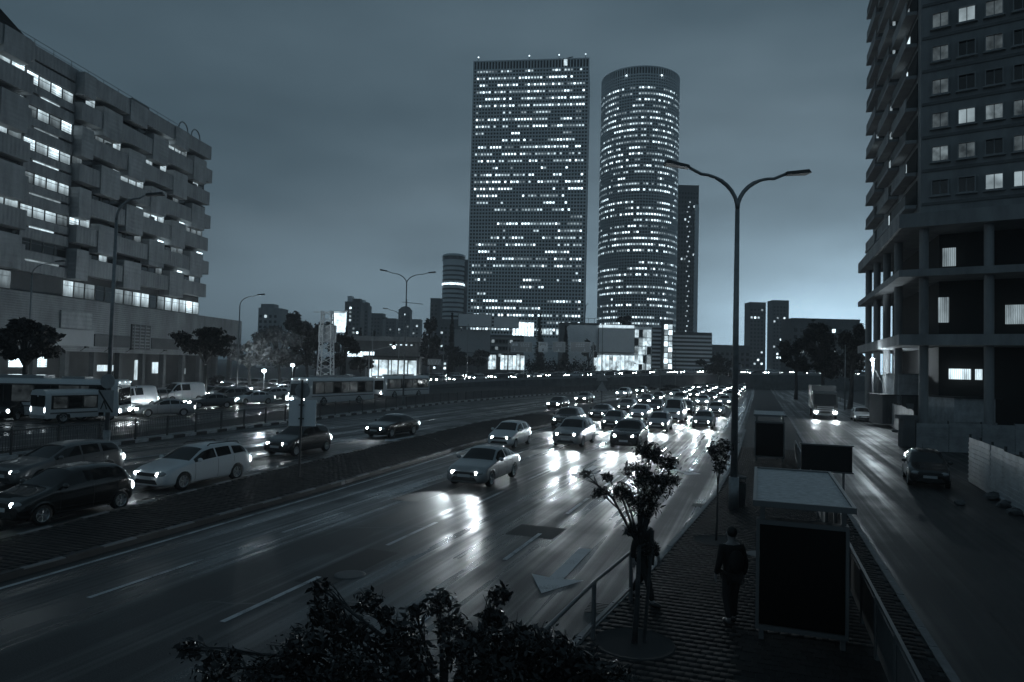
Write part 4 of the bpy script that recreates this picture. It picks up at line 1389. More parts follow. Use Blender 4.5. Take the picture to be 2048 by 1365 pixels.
# lattice mast with a blank square board
p = up(651, 745, 112)
lm = thing('lattice_mast', (p.x, 112, 0), 'pale steel lattice mast with a square board behind the buses', 'mast')
H_ = zof(651, 622, 112)
wb, wt = 1.15, 0.75
cor = [(-1, -1), (1, -1), (1, 1), (-1, 1)]
def cp(i, z):
    s = wb + (wt - wb) * z / H_
    return Vector((cor[i][0] * s, cor[i][1] * s, z))
M['mast'] = mat('mast_paint', 0.55, 0.5)
for i in range(4):
    MB().bar(cp(i, 0), cp(i, H_), 0.16).build('leg', 'mast', lm)
nb = 12
for k in range(nb):
    za, zb = k * H_ / nb, (k + 1) * H_ / nb
    for i in range(4):
        j = (i + 1) % 4
        MB().bar(cp(i, za), cp(j, zb), 0.1).build('brace', 'mast', lm)
MB().bar((-1.9, -1.2, zof(651, 626, 112)), (3.2, -1.2, zof(651, 626, 112)), 0.12).build('cross_arm', 'mast', lm)
s0, s1 = zof(651, 684, 112), zof(651, 651, 112)
blk(lm, 'board', 'board_dim', -1.5, 1.15, 0.95, 1.1, s0, s1)
for e in ((-1.55, 1.2, s0 - 0.06, s0), (-1.55, 1.2, s1, s1 + 0.06), (-1.6, -1.5, s0, s1), (1.15, 1.25, s0, s1)):
    blk(lm, 'board_frame', 'mast', e[0], e[1], 0.9, 1.15, e[2], e[3])

# traffic signal on a long arm, lit
p = up(736, 790, 118)
ts = thing('traffic_signal', (p.x, 118, 0), 'traffic signal with a lit lens hung from a long arm', 'traffic light')
z1 = zof(736, 702, 118)
MB().tube([(0, 0, 0), (0, 0, z1)], 0.12, 8).build('post', 'steel', ts)
MB().tube([(0, 0, z1), (4.2, 0, zof(785, 692, 118))], 0.08, 6).build('arm', 'steel', ts)
blk(ts, 'signal_box', 'black', 3.95, 4.4, -0.2, 0.15, zof(785, 698, 118), zof(785, 684, 118))
MB().ellip((4.18, -0.25, zof(785, 695, 118)), 0.2, 0.1, 0.2, 12, 8).build('lit_lens', 'lamp_on', ts)
MB().ellip((4.18, -0.22, zof(785, 688, 118)), 0.16, 0.06, 0.16, 12, 8).build('dark_lens', 'glass_dark', ts)

# two bright floodlights on short posts near the queue
for px, py, Y, e, lb in ((528, 742, 96, 1800, 'very bright floodlight on a short post among the bushes'), (585, 731, 104, 700, 'smaller lit lamp on a post left of the front bus')):
    q = up(px, py, Y)
    t = thing('floodlight', (q.x, Y, 0), lb, 'lamp')
    MB().tube([(0, 0.15, 0), (0, 0.15, q.z)], 0.06, 6).build('post', 'steel_dark', t)
    MB().box(-0.3, 0.3, 0.02, 0.2, q.z - 0.2, q.z + 0.2).build('housing', 'steel_dark', t)
    MB().ellip((0, -0.02, q.z), 0.24 if e > 500 else 0.17, 0.06, 0.2, 12, 8).build('lens', 'lamp_on', t)
    li = bpy.data.lights.new('floodlight_light', 'POINT')
    li.energy = e
    li.color = (0.8, 0.93, 1)
    li.shadow_soft_size = 0.2
    link('lamp_light', li, t, (0, -0.6, q.z))

# sign posts on the island
b = at(598, 953, 0.14)
t = thing('sign_post', b, 'island post with a round sign over a blank square board, seen from behind', 'sign')
MB().tube([(0, 0, 0), (0, 0, 3.9)], 0.045, 8).build('post', 'steel_dark', t)
MB().lathe([(0, -0.02), (0.30, -0.02), (0.31, 0), (0.30, 0.02), (0, 0.02)], 28, 'y', (0, 0.08, 3.45)).build('round_sign', 'sheet_dim', t)
blk(t, 'square_board', 'white_wall', -0.52, 0.58, 0.06, 0.09, 2.02, 3.08)
for z in (2.3, 2.85):
    blk(t, 'clamp', 'steel_dark', -0.1, 0.1, -0.05, 0.058, z, z + 0.05)
b = at(1203, 812)
t = thing('sign_post', b, 'far island post with two triangular signs, seen from behind', 'sign')
MB().tube([(0, 0, 0), (0, 0, 4.6)], 0.06, 8).build('post', 'steel_dark', t)
for z in (3.2, 1.9):
    MB().poly([(-0.75, -0.1, z), (0.75, -0.1, z), (0, -0.1, z + 1.25)], (0, 0.04, 0)).build('triangle_sign', 'sheet_dim', t)
p = at(660, 800)
t = thing('chevron_sign', (p.x, p.y, 0), 'small white chevron marker standing on the carriageway by the front bus', 'sign')
MB().poly([(-0.55, 0, 0.5), (-0.25, 0, 0.5), (0, 0, 0.85), (0.25, 0, 0.5), (0.55, 0, 0.5), (0, 0, 1.25)], (0, 0.04, 0)).build('chevron', 'kerb_white', t)
MB().bar((0, 0.08, 0), (0, 0.08, 1.1), 0.06).build('post', 'steel_dark', t)

# ---------------------------------------------------------------- bus shelters on the near pavement
M['shelter_roof'] = mat('shelter_roof', 0.42, 0.55, var=0.35, vscale=7, bump=0.2, bscale=20)
M['shelter_frame'] = mat('shelter_frame', 0.16, 0.45, metal=0.3)
M['screen_black'] = mat('screen_black', 0.006, 0.22, var=0.3, vscale=3)
M['shelter_glass'] = mat('shelter_glass', 0.05, 0.1)
def shelter(label, u, v, full=True):
    t = thing('bus_shelter', rf(u, v, SWZ), label, 'bus shelter', rz=-RH)
    blk(t, 'advert_screen', 'screen_black', 0.06, 1.42, 0.14, 0.30, 0.28, 2.0)
    for e in ((0.0, 1.48, 0.2, 0.27), (0.0, 1.48, 2.01, 2.09), (0.0, 0.055, 0.271, 2.009), (1.425, 1.48, 0.271, 2.009)):
        blk(t, 'screen_frame', 'shelter_frame', e[0], e[1], 0.10, 0.34, e[2], e[3])
    for x, y in ((0.1, 0.22), (1.4, 0.22), (1.46, 2.1), (1.46, 4.0)):
        blk(t, 'post', 'shelter_frame', x - 0.04, x + 0.04, y - 0.04, y + 0.04, 0.0 if y > 1 else 0.0, 2.36 if y > 1 else 0.199)
    for x in (0.1, 1.4):
        blk(t, 'roof_strut', 'shelter_frame', x - 0.04, x + 0.04, 0.18, 0.26, 2.091, 2.36)
    roof = blk(t, 'roof', 'shelter_roof', 0.0, 1.5, -0.1, 4.3, 2.37, 2.43)
    for e in ((-0.06, 1.56, -0.16, -0.1), (-0.06, 1.56, 4.3, 4.36), (-0.06, 0.0, -0.1, 4.3), (1.5, 1.56, -0.1, 4.3)):
        blk(roof, 'roof_edge', 'shelter_frame', *e, 2.36, 2.46)
    for k in range(2):
        blk(t, 'glass_panel', 'shelter_glass', 1.45, 1.465, 0.4 + k * 1.9, 2.0 + k * 1.9, 0.3, 2.1)
    blk(t, 'bench', 'shelter_frame', 0.95, 1.35, 0.9, 3.6, 0.44, 0.5)
    for y in (1.2, 3.3):
        blk(t, 'bench_leg', 'shelter_frame', 1.1, 1.18, y - 0.04, y + 0.04, 0, 0.44)
    return t
shelter('nearer bus shelter with a pale roof and a black advert screen', 13.0, -0.02)
shelter('farther bus shelter beyond the near one, mostly dark', 39.0, -0.2)
t = thing('notice_board', at(1652, 1003, 0), 'wide black board on posts behind the nearer bus shelter', 'sign', rz=-RH)
pb = at(1652, 1003, 0)
zt_, zb_ = CAM_H - (890 - 747) * pb.y / FPX, CAM_H - (940 - 747) * pb.y / FPX
blk(t, 'board', 'matte_black', -0.88, 0.88, -0.06, 0.02, zb_, zt_)
for e in ((-0.93, 0.93, zb_ - 0.05, zb_ - 0.002), (-0.93, 0.93, zt_ + 0.002, zt_ + 0.05)):
    blk(t, 'board_edge', 'shelter_frame', e[0], e[1], -0.08, 0.04, e[2], e[3])
for x in (-0.6, 0.6):
    blk(t, 'post', 'shelter_frame', x - 0.04, x + 0.04, 0.03, 0.1, -0.0, zt_)

# barrier between the pavement and the service road
M['barrier'] = mat('barrier_sheet', 0.13, 0.55, metal=0.2, var=0.2, vscale=2)
br = thing('panel_barrier', (0, 0, 0), 'low sheet-panel barrier between pavement and service road', 'barrier')
for k in range(20):
    u0 = 6.0 + k * 1.75
    a, b = rf(u0, 1.87, SWZ), rf(u0 + 1.75, 1.87, SWZ)
    d = (b - a).normalized()
    n = Vector((d.y, -d.x, 0))
    MB().bar(a, a + fz(1.02), 0.07).build('post', 'shelter_frame', br)
    MB().obox(a + d * 0.05 + fz(0.12) - n * 0.012, d * 1.65, n * 0.024, (0, 0, 0.78)).build('panel', 'barrier', br)
    MB().bar(a + fz(1.0), b + fz(1.0), 0.05).build('top_rail', 'shelter_frame', br)
# kerbside hand railing
hr_ = thing('kerb_railing', (0, 0, 0), 'plain two-rail pedestrian railing at the near kerb', 'railing')
for k in range(4):
    u0 = 7.4 + k * 2.3
    kv = lambda u: lerp_table(KR, u) + 0.3
    a, b = rf(u0, kv(u0), SWZ), rf(u0 + 2.3, kv(u0 + 2.3), SWZ)
    MB().tube([a, a + fz(1.0)], 0.04, 8).build('post', 'shelter_frame', hr_)
    if k < 3:
        MB().tube([a + fz(0.98), b + fz(0.98)], 0.032, 8).build('top_rail', 'shelter_frame', hr_)
        MB().tube([a + fz(0.25), b + fz(0.25)], 0.022, 8).build('lower_rail', 'shelter_frame', hr_)
t = thing('litter_bin', at(1478, 1012, SWZ), 'dark litter bin beside the large lamp post', 'bin')
MB().lathe([(0, 0), (0.2, 0), (0.23, 0.75), (0.24, 0.8), (0.2, 0.82)], 16).build('drum', 'steel_dark', t)
MB().lathe([(0.26, 0.95), (0.24, 1.02), (0.0, 1.08)], 16).build('hood', 'steel_dark', t)
for k in range(3):
    a = k * 2.1
    MB().bar((0.2 * math.cos(a), 0.2 * math.sin(a), 0.8), (0.2 * math.cos(a), 0.2 * math.sin(a), 0.97), 0.03).build('strut', 'steel_dark', t)

# ================================================================== TREES
def leaf_mesh(name, clumps, size, seed, m, aspect=0.5, shell=0.55):
    rs = np.random.RandomState(seed)
    P = []
    for c, rad, n in clumps:
        d = rs.normal(size=(n, 3))
        d /= np.linalg.norm(d, axis=1)[:, None]
        r = (shell + (1 - shell) * rs.rand(n)) * (0.55 + 0.6 * rs.rand(n))
        P.append(np.array(c)[None] + d * r[:, None] * np.array(rad)[None])
    P = np.concatenate(P)
    n = len(P)
    a = rs.normal(size=(n, 3)); a /= np.linalg.norm(a, axis=1)[:, None]
    b = rs.normal(size=(n, 3)); b -= a * (a * b).sum(1)[:, None]; b /= np.linalg.norm(b, axis=1)[:, None]
    c = np.cross(a, b)
    s = size * (0.45 + 1.2 * rs.rand(n) ** 1.5)[:, None]
    V = np.stack([P - a * s, P + b * s * aspect - a * s * 0.1 + c * s * 0.12, P + a * s, P - b * s * aspect - a * s * 0.1 + c * s * 0.12], 1).reshape(-1, 3)
    Fq = np.arange(n * 4).reshape(-1, 4)
    return np_mesh(name, V, Fq, m)
def tree(name, label, base, clumps, size, m, trunk_r, seed, trunk_top=None, group=None, cat='tree', aspect=0.5, trunk_m='bark', lean=(0, 0), twigs=0):
    """clumps in coordinates relative to the base"""
    t = thing(name, base, label, cat, group=group)
    cs = np.array([c for c, r, n in clumps])
    top = Vector(cs.mean(0)) if trunk_top is None else Vector(trunk_top)
    fork = Vector((top.x * 0.6 + lean[0], top.y * 0.6 + lean[1], max(0.3, top.z * 0.62)))
    tw = random.Random(seed)
    tr = MB()
    tr.tube([(0, 0, -0.05), fork * 0.35 + Vector((0.06, 0.03, 0)) * trunk_r * 8, fork], [trunk_r * 1.25, trunk_r, trunk_r * 0.75], 9)
    for c, r, n in clumps:
        c = Vector(c)
        mid = fork.lerp(c, 0.5) + Vector((0, 0, 0.12 * (c - fork).length))
        tr.tube([fork - Vector((0, 0, trunk_r)), mid, c], [trunk_r * 0.6, trunk_r * 0.38, trunk_r * 0.15], 6)
        if twigs:
            for k in range(twigs):
                d = Vector((tw.gauss(0, 1), tw.gauss(0, 1), tw.gauss(0.3, 1))).normalized()
                e = c + Vector((d.x * r[0], d.y * r[1], d.z * r[2])) * 1.15
                s_ = mid.lerp(c, tw.uniform(0.3, 1.0))
                tr.tube([s_, s_.lerp(e, 0.5) + Vector((0, 0, 0.03)), e], [trunk_r * 0.14, trunk_r * 0.09, trunk_r * 0.04], 4)
    tr.build('trunk', trunk_m, t, smooth=True)
    link('crown', leaf_mesh('crown', clumps, size, seed, m, aspect), t)
    return t
def crown_clumps(seed, rx, ry, z0, z1, n, nl, spread=1.0):
    r = random.Random(seed)
    out = []
    for k in range(n):
        a = r.uniform(0, 6.28)
        q = math.sqrt(r.random()) * spread
        z = r.uniform(z0, z1)
        zz = (z - z0) / max(1e-3, z1 - z0)
        tap = math.sqrt(max(0.05, 1 - (2 * zz - 0.9) ** 2 * 0.8))
        s = r.uniform(0.26, 0.46)
        out.append(((rx * q * math.cos(a) * tap, ry * q * math.sin(a) * tap, z), (rx * s, ry * s, (z1 - z0) * s * 0.55), nl // n))
    return out
def tree_px(name, label, px, Y, ytop, ycrown, halfw_px, m, seed, n=16, nl=4200, size=0.28, group=None):
    z1, z0 = zof(px, ytop, Y), max(0.6, zof(px, ycrown, Y))
    rx = halfw_px * Y / FPX
    p = up(px, 740, Y)
    return tree(name, label, (p.x, Y, 0), crown_clumps(seed, rx, rx * 0.85, z0 + 0.15 * (z1 - z0), z1 - 0.12 * (z1 - z0), n, nl), size, m, 0.02 * z1 + 0.05, seed, group=group)
tree_px('broadleaf_tree', 'dark broad tree at the far left before the office block', 45, 60, 640, 722, 66, 'leaf_dark', 21, n=18, nl=6000, size=0.24)
tree_px('broadleaf_tree', 'small dark umbrella-shaped tree before the block corner', 410, 84, 655, 712, 56, 'leaf_dark', 22, n=18, nl=5200, size=0.24)
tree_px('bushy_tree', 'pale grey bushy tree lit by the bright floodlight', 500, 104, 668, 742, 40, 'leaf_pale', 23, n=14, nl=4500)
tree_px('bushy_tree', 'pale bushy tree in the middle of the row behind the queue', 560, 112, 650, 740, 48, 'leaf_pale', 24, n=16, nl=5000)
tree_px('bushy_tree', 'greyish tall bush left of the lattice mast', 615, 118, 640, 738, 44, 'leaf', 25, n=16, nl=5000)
tree_px('bushy_tree', 'dark leafy tree right of the lattice mast', 680, 124, 668, 738, 36, 'leaf_dark', 26, n=14, nl=4200)
tree_px('broadleaf_tree', 'dark round-topped tree behind the pale bushes', 585, 175, 625, 700, 30, 'leaf_dark', 27, n=12, nl=3000, size=0.4)
tree_px('broadleaf_tree', 'dark far tree left of the bright screen', 632, 200, 628, 690, 30, 'leaf', 28, n=12, nl=3000, size=0.4)
tree_px('broadleaf_tree', 'dark low tree behind the second bus', 725, 140, 712, 742, 26, 'leaf_dark', 29, n=10, nl=2600)
tree_px('fir_tree', 'ragged dark fir beside the small direction board', 860, 185, 638, 735, 22, 'leaf_dark', 30, n=14, nl=3600, size=0.4)
tree_px('broadleaf_tree', 'dark bushy tree under the blank wall', 905, 215, 692, 735, 36, 'leaf_dark', 31, n=14, nl=3600, size=0.4)
tree_px('broadleaf_tree', 'grey shrub tree in front of the lower blank wall', 955, 232, 700, 735, 26, 'leaf', 32, n=10, nl=2600, size=0.4)
for px, ytop, hw, Y, lb in ((901, 630, 7, 205, 'slim cypress in front of the slim rounded tower'), (1078, 630, 13, 236, 'tallest cypress in front of the lit lobby windows'), (1131, 655, 9, 236, 'shorter cypress above the overhead signs'), (690, 655, 6, 205, 'small cypress under the bright screen'), (718, 660, 6, 205, 'small cypress right of the bright screen'), (745, 662, 6, 210, 'small cypress farthest right under the skyline')):
    p = up(px, 740, Y)
    z1 = zof(px, ytop, Y)
    rx = hw * Y / FPX
    cl = []
    for k in range(12):
        f = k / 11
        s = rx * (1 - f) ** 0.7 * 1.05 + 0.15
        cl.append(((rnd.uniform(-.2, .2) * rx, 0, 1.5 + f * (z1 - 2.0)), (s, s, z1 * 0.075), int(420 * (1.1 - f) + 60)))
    tree('cypress_tree', lb, (p.x, Y, 0), cl, 0.32, 'leaf_dark', 0.22, int(px), trunk_top=(0, 0, z1 * 0.8))
hg = thing('hedge', up(1052, 728, 236).xy.to_3d(), 'long dark hedge below the overhead road signs', 'hedge')
hw_ = up(1190, 728, 236).x - hg.location.x
cl = [((hw_ * (k + 0.5) / 16, 0, 3.2 + rnd.uniform(-.5, .6)), (1.3, 1.6, 4.6), 260) for k in range(16)]
link('crown', leaf_mesh('crown', cl, 0.4, 77, 'leaf_dark'), hg)
tree_px('palm_bush', 'small pale bush beside the white building', 1178, 238, 678, 728, 14, 'leaf', 33, n=8, nl=1200, size=0.45)
tree_px('roof_garden_tree', 'dark tree clump on the terrace behind the hoarding', 1250, 275, 632, 655, 18, 'leaf_dark', 34, n=8, nl=1400, size=0.5)
tree_px('roadside_tree', 'dark tree at the far bend, leftmost of the roadside group', 1592, 128, 668, 752, 34, 'leaf_dark', 35, n=14, nl=3600)
tree_px('roadside_tree', 'big dark tree in the middle of the roadside group', 1645, 108, 645, 762, 48, 'leaf_dark', 36, n=18, nl=5000)
tree_px('roadside_tree', 'dark tree nearest the high-rise in the roadside group', 1700, 98, 640, 765, 36, 'leaf_dark', 37, n=14, nl=4000)
tree_px('roadside_tree', 'low dark tree left of the street end', 1440, 190, 705, 755, 40, 'leaf_dark', 38, n=12, nl=2600, size=0.4)
p = at(440, 778)
tree('round_bush', 'clipped dark round bush before the office block', (p.x, p.y, 0), crown_clumps(41, 1.5, 1.4, 0.5, 2.2, 10, 2600), 0.16, 'leaf_dark', 0.08, 41, cat='bush')
p = at(1335, 785)
tree('round_bush', 'low ragged shrub at the far tip of the island', (p.x, p.y, 0), crown_clumps(42, 3.6, 2.0, 0.3, 1.4, 10, 1800), 0.22, 'leaf_dark', 0.06, 42, cat='bush')

# foreground crown just under the camera
base = Vector((-0.5, 7.4, SWZ))
cl = []
rt_ = random.Random(12)
for px, py, Y, r, n in ((640, 1175, 7.6, 0.13, 70), (650, 1225, 7.5, 0.22, 200), (610, 1300, 7.2, 0.34, 420), (735, 1205, 7.8, 0.20, 130), (690, 1270, 7.4, 0.3, 340), (800, 1285, 7.4, 0.36, 460), (880, 1205, 7.9, 0.2, 150), (900, 1250, 7.6, 0.2, 150), (940, 1300, 7.0, 0.38, 520),
                         (380, 1300, 7.3, 0.16, 90), (440, 1335, 7.1, 0.26, 220), (530, 1350, 7.0, 0.26, 260), (1000, 1190, 7.6, 0.16, 90), (985, 1235, 7.4, 0.18, 130), (1030, 1290, 7.0, 0.36, 480), (1095, 1320, 6.7, 0.40, 700), (1160, 1340, 6.6, 0.30, 380), (700, 1350, 6.9, 0.38, 620), (820, 1355, 6.7, 0.34, 380), (590, 1368, 6.9, 0.32, 420), (1000, 1365, 6.5, 0.42, 700), (1220, 1368, 6.4, 0.28, 300), (770, 1230, 7.7, 0.14, 70), (830, 1225, 7.8, 0.14, 70)):
    q = up(px, py, Y)
    cl.append((tuple(q - base), (r, r * 1.1, r * 0.7), n))
tree('street_tree', 'dark leafy treetop rising into the bottom of the view', base, [(c_, r_, int(n_ * 1.5)) for c_, r_, n_ in cl], 0.04, 'leaf_near', 0.06, 51, trunk_top=(-0.2, 0.0, 1.4), aspect=0.4, twigs=7)
# staked young tree by the kerb
base = at(1268, 1288, SWZ)
cl = []
for px, py, dY, r, n in ((1300, 905, 0, 0.28, 420), (1335, 925, 0.2, 0.22, 260), (1275, 945, -0.1, 0.3, 460), (1310, 975, 0.1, 0.36, 640), (1245, 985, 0, 0.26, 380), (1200, 985, -0.2, 0.16, 160), (1215, 955, -0.2, 0.12, 90), (1285, 1010, 0, 0.34, 520), (1340, 960, 0.3, 0.2, 200), (1265, 1060, 0, 0.2, 160), (1300, 1095, 0.1, 0.2, 170), (1170, 948, -0.3, 0.12, 70)):
    q = up(px, py, base.y + dY)
    cl.append((tuple(q - base), (r, r, r * 0.7), n))
yt = tree('street_tree', 'young staked tree with pointed leaves beside the kerb railing', base, [(c_, r_, int(n_ * 1.2)) for c_, r_, n_ in cl], 0.046, 'leaf_near', 0.045, 52, trunk_top=(0.1, 0.0, 2.7), aspect=0.24, twigs=6)
MB().tube([(0.18, 0.05, 0), (0.30, 0.08, 1.9)], 0.03, 8).build('stake', 'bark', yt)
MB().tube([(0.02, 0, 1.55), (0.28, 0.07, 1.6)], 0.02, 6).build('tie', 'rubber', yt)
MB().lathe([(0.0, 0.012), (0.62, 0.012), (0.68, 0.02), (0.7, 0.0)], 24).build('tree_pit', 'ground', yt)
base = at(1432, 1082, SWZ)
cl = [((0.1, 0, 2.3), (0.3, 0.3, 0.3), 220), ((0.25, 0.1, 2.6), (0.25, 0.25, 0.2), 160), ((-0.1, 0, 2.5), (0.22, 0.22, 0.25), 140), ((0.1, 0.1, 2.0), (0.2, 0.2, 0.2), 90)]
yt = tree('street_tree', 'thin bare-stemmed sapling in a round pit near the large lamp post', base, cl, 0.06, 'leaf_near', 0.03, 53, trunk_top=(0.05, 0, 2.5), aspect=0.35)
MB().lathe([(0.0, 0.012), (0.55, 0.012), (0.6, 0.02), (0.62, 0.0)], 24).build('tree_pit', 'ground', yt)

# ================================================================== VEHICLES
M['paint_white'] = mat('paint_white', 0.62, 0.28, coat=0.6)
M['paint_silver'] = mat('paint_silver', 0.32, 0.3, metal=0.5, coat=0.6)
M['paint_grey'] = mat('paint_grey', 0.12, 0.3, metal=0.4, coat=0.6)
M['paint_black'] = mat('paint_black', 0.008, 0.18, coat=0.8)
M['paint_dark'] = mat('paint_dark', 0.03, 0.25, metal=0.2, coat=0.7)
M['headlight_on'] = emat('headlight_on', 90.0, c=(0.86, 0.96, 1.0))
M['headlight_dip'] = emat('headlight_dip', 14.0, c=(0.86, 0.96, 1.0))
M['headlight_far'] = emat('headlight_far', 110.0, c=(0.86, 0.96, 1.0))
M['headlight_off'] = mat('headlight_off', 0.35, 0.12, metal=0.4)
M['tail_on'] = emat('tail_on', 6.0, c=(0.8, 0.93, 1.0))
M['tail_off'] = mat('tail_off', 0.06, 0.2)
M['trim'] = mat('black_trim', 0.015, 0.5)
M['bus_glass_lit'] = emat('bus_interior', 0.018, var=0.95, vscale=1.6)

SPEC = {
    # zt: roof/bonnet line, zb: belt line, as (fraction of length from the nose, height)
    'hatch': dict(L=3.75, W=1.66, H=1.5, axf=0.185, axr=0.855, rw=0.29,
                  zt=[(0, .62), (.03, .74), (.10, .84), (.22, .96), (.27, 1.02), (.44, 1.42), (.52, 1.49), (.70, 1.5), (.86, 1.44), (.93, 1.2), (.975, .98), (1, .78)],
                  zb=[(0, .58), (.12, .78), (.26, .92), (.6, .98), (.9, 1.05), (.96, .9), (1, .7)], ws=(.265, .45), rwin=(.875, .955), sw=(.30, .90), pil=[(.565, .595), (.79, .82)]),
    'wagon': dict(L=4.5, W=1.78, H=1.5, axf=0.20, axr=0.80, rw=0.32,
                  zt=[(0, .60), (.03, .74), (.10, .86), (.24, .97), (.285, 1.02), (.43, 1.4), (.52, 1.48), (.70, 1.5), (.88, 1.44), (.945, 1.2), (.98, 1.0), (1, .78)],
                  zb=[(0, .56), (.12, .78), (.28, .92), (.6, .98), (.9, 1.04), (.97, .92), (1, .7)], ws=(.28, .445), rwin=(.89, .965), sw=(.31, .915), pil=[(.545, .57), (.735, .76)]),
    'sedan': dict(L=4.5, W=1.75, H=1.44, axf=0.195, axr=0.79, rw=0.31,
                  zt=[(0, .58), (.03, .70), (.10, .82), (.26, .94), (.31, 1.0), (.44, 1.36), (.52, 1.43), (.64, 1.43), (.72, 1.36), (.83, 1.08), (.88, 1.03), (.97, 1.0), (1, .78)],
                  zb=[(0, .55), (.12, .76), (.3, .9), (.6, .95), (.82, .99), (.96, .93), (1, .7)], ws=(.305, .455), rwin=(.715, .83), sw=(.33, .80), pil=[(.545, .57), (.715, .735)]),
    'suv': dict(L=4.5, W=1.84, H=1.7, axf=0.195, axr=0.81, rw=0.35,
                zt=[(0, .74), (.03, .9), (.10, 1.0), (.25, 1.1), (.29, 1.15), (.42, 1.58), (.5, 1.67), (.70, 1.7), (.88, 1.63), (.945, 1.35), (.98, 1.1), (1, .85)],
                zb=[(0, .7), (.12, .92), (.28, 1.06), (.6, 1.12), (.9, 1.16), (.97, 1.0), (1, .8)], ws=(.285, .435), rwin=(.89, .965), sw=(.315, .91), pil=[(.55, .575), (.74, .76)]),
    'van': dict(L=5.0, W=1.95, H=2.15, axf=0.17, axr=0.80, rw=0.34,
                zt=[(0, .8), (.02, .98), (.08, 1.1), (.15, 1.22), (.18, 1.3), (.30, 2.0), (.36, 2.12), (.6, 2.15), (.96, 2.12), (.985, 1.9), (1, .9)],
                zb=[(0, .75), (.1, 1.0), (.2, 1.15), (.6, 1.2), (.96, 1.2), (1, .85)], ws=(.175, .315), rwin=(.985, .999), sw=(.20, .95), pil=[(.37, .40), (.60, .63), (.80, .83)]),
}
_geo = {}
def smooth1(a, k):
    for _ in range(k):
        b = a.copy()
        b[1:-1] = 0.25 * a[:-2] + 0.5 * a[1:-1] + 0.25 * a[2:]
        a = b
    return a
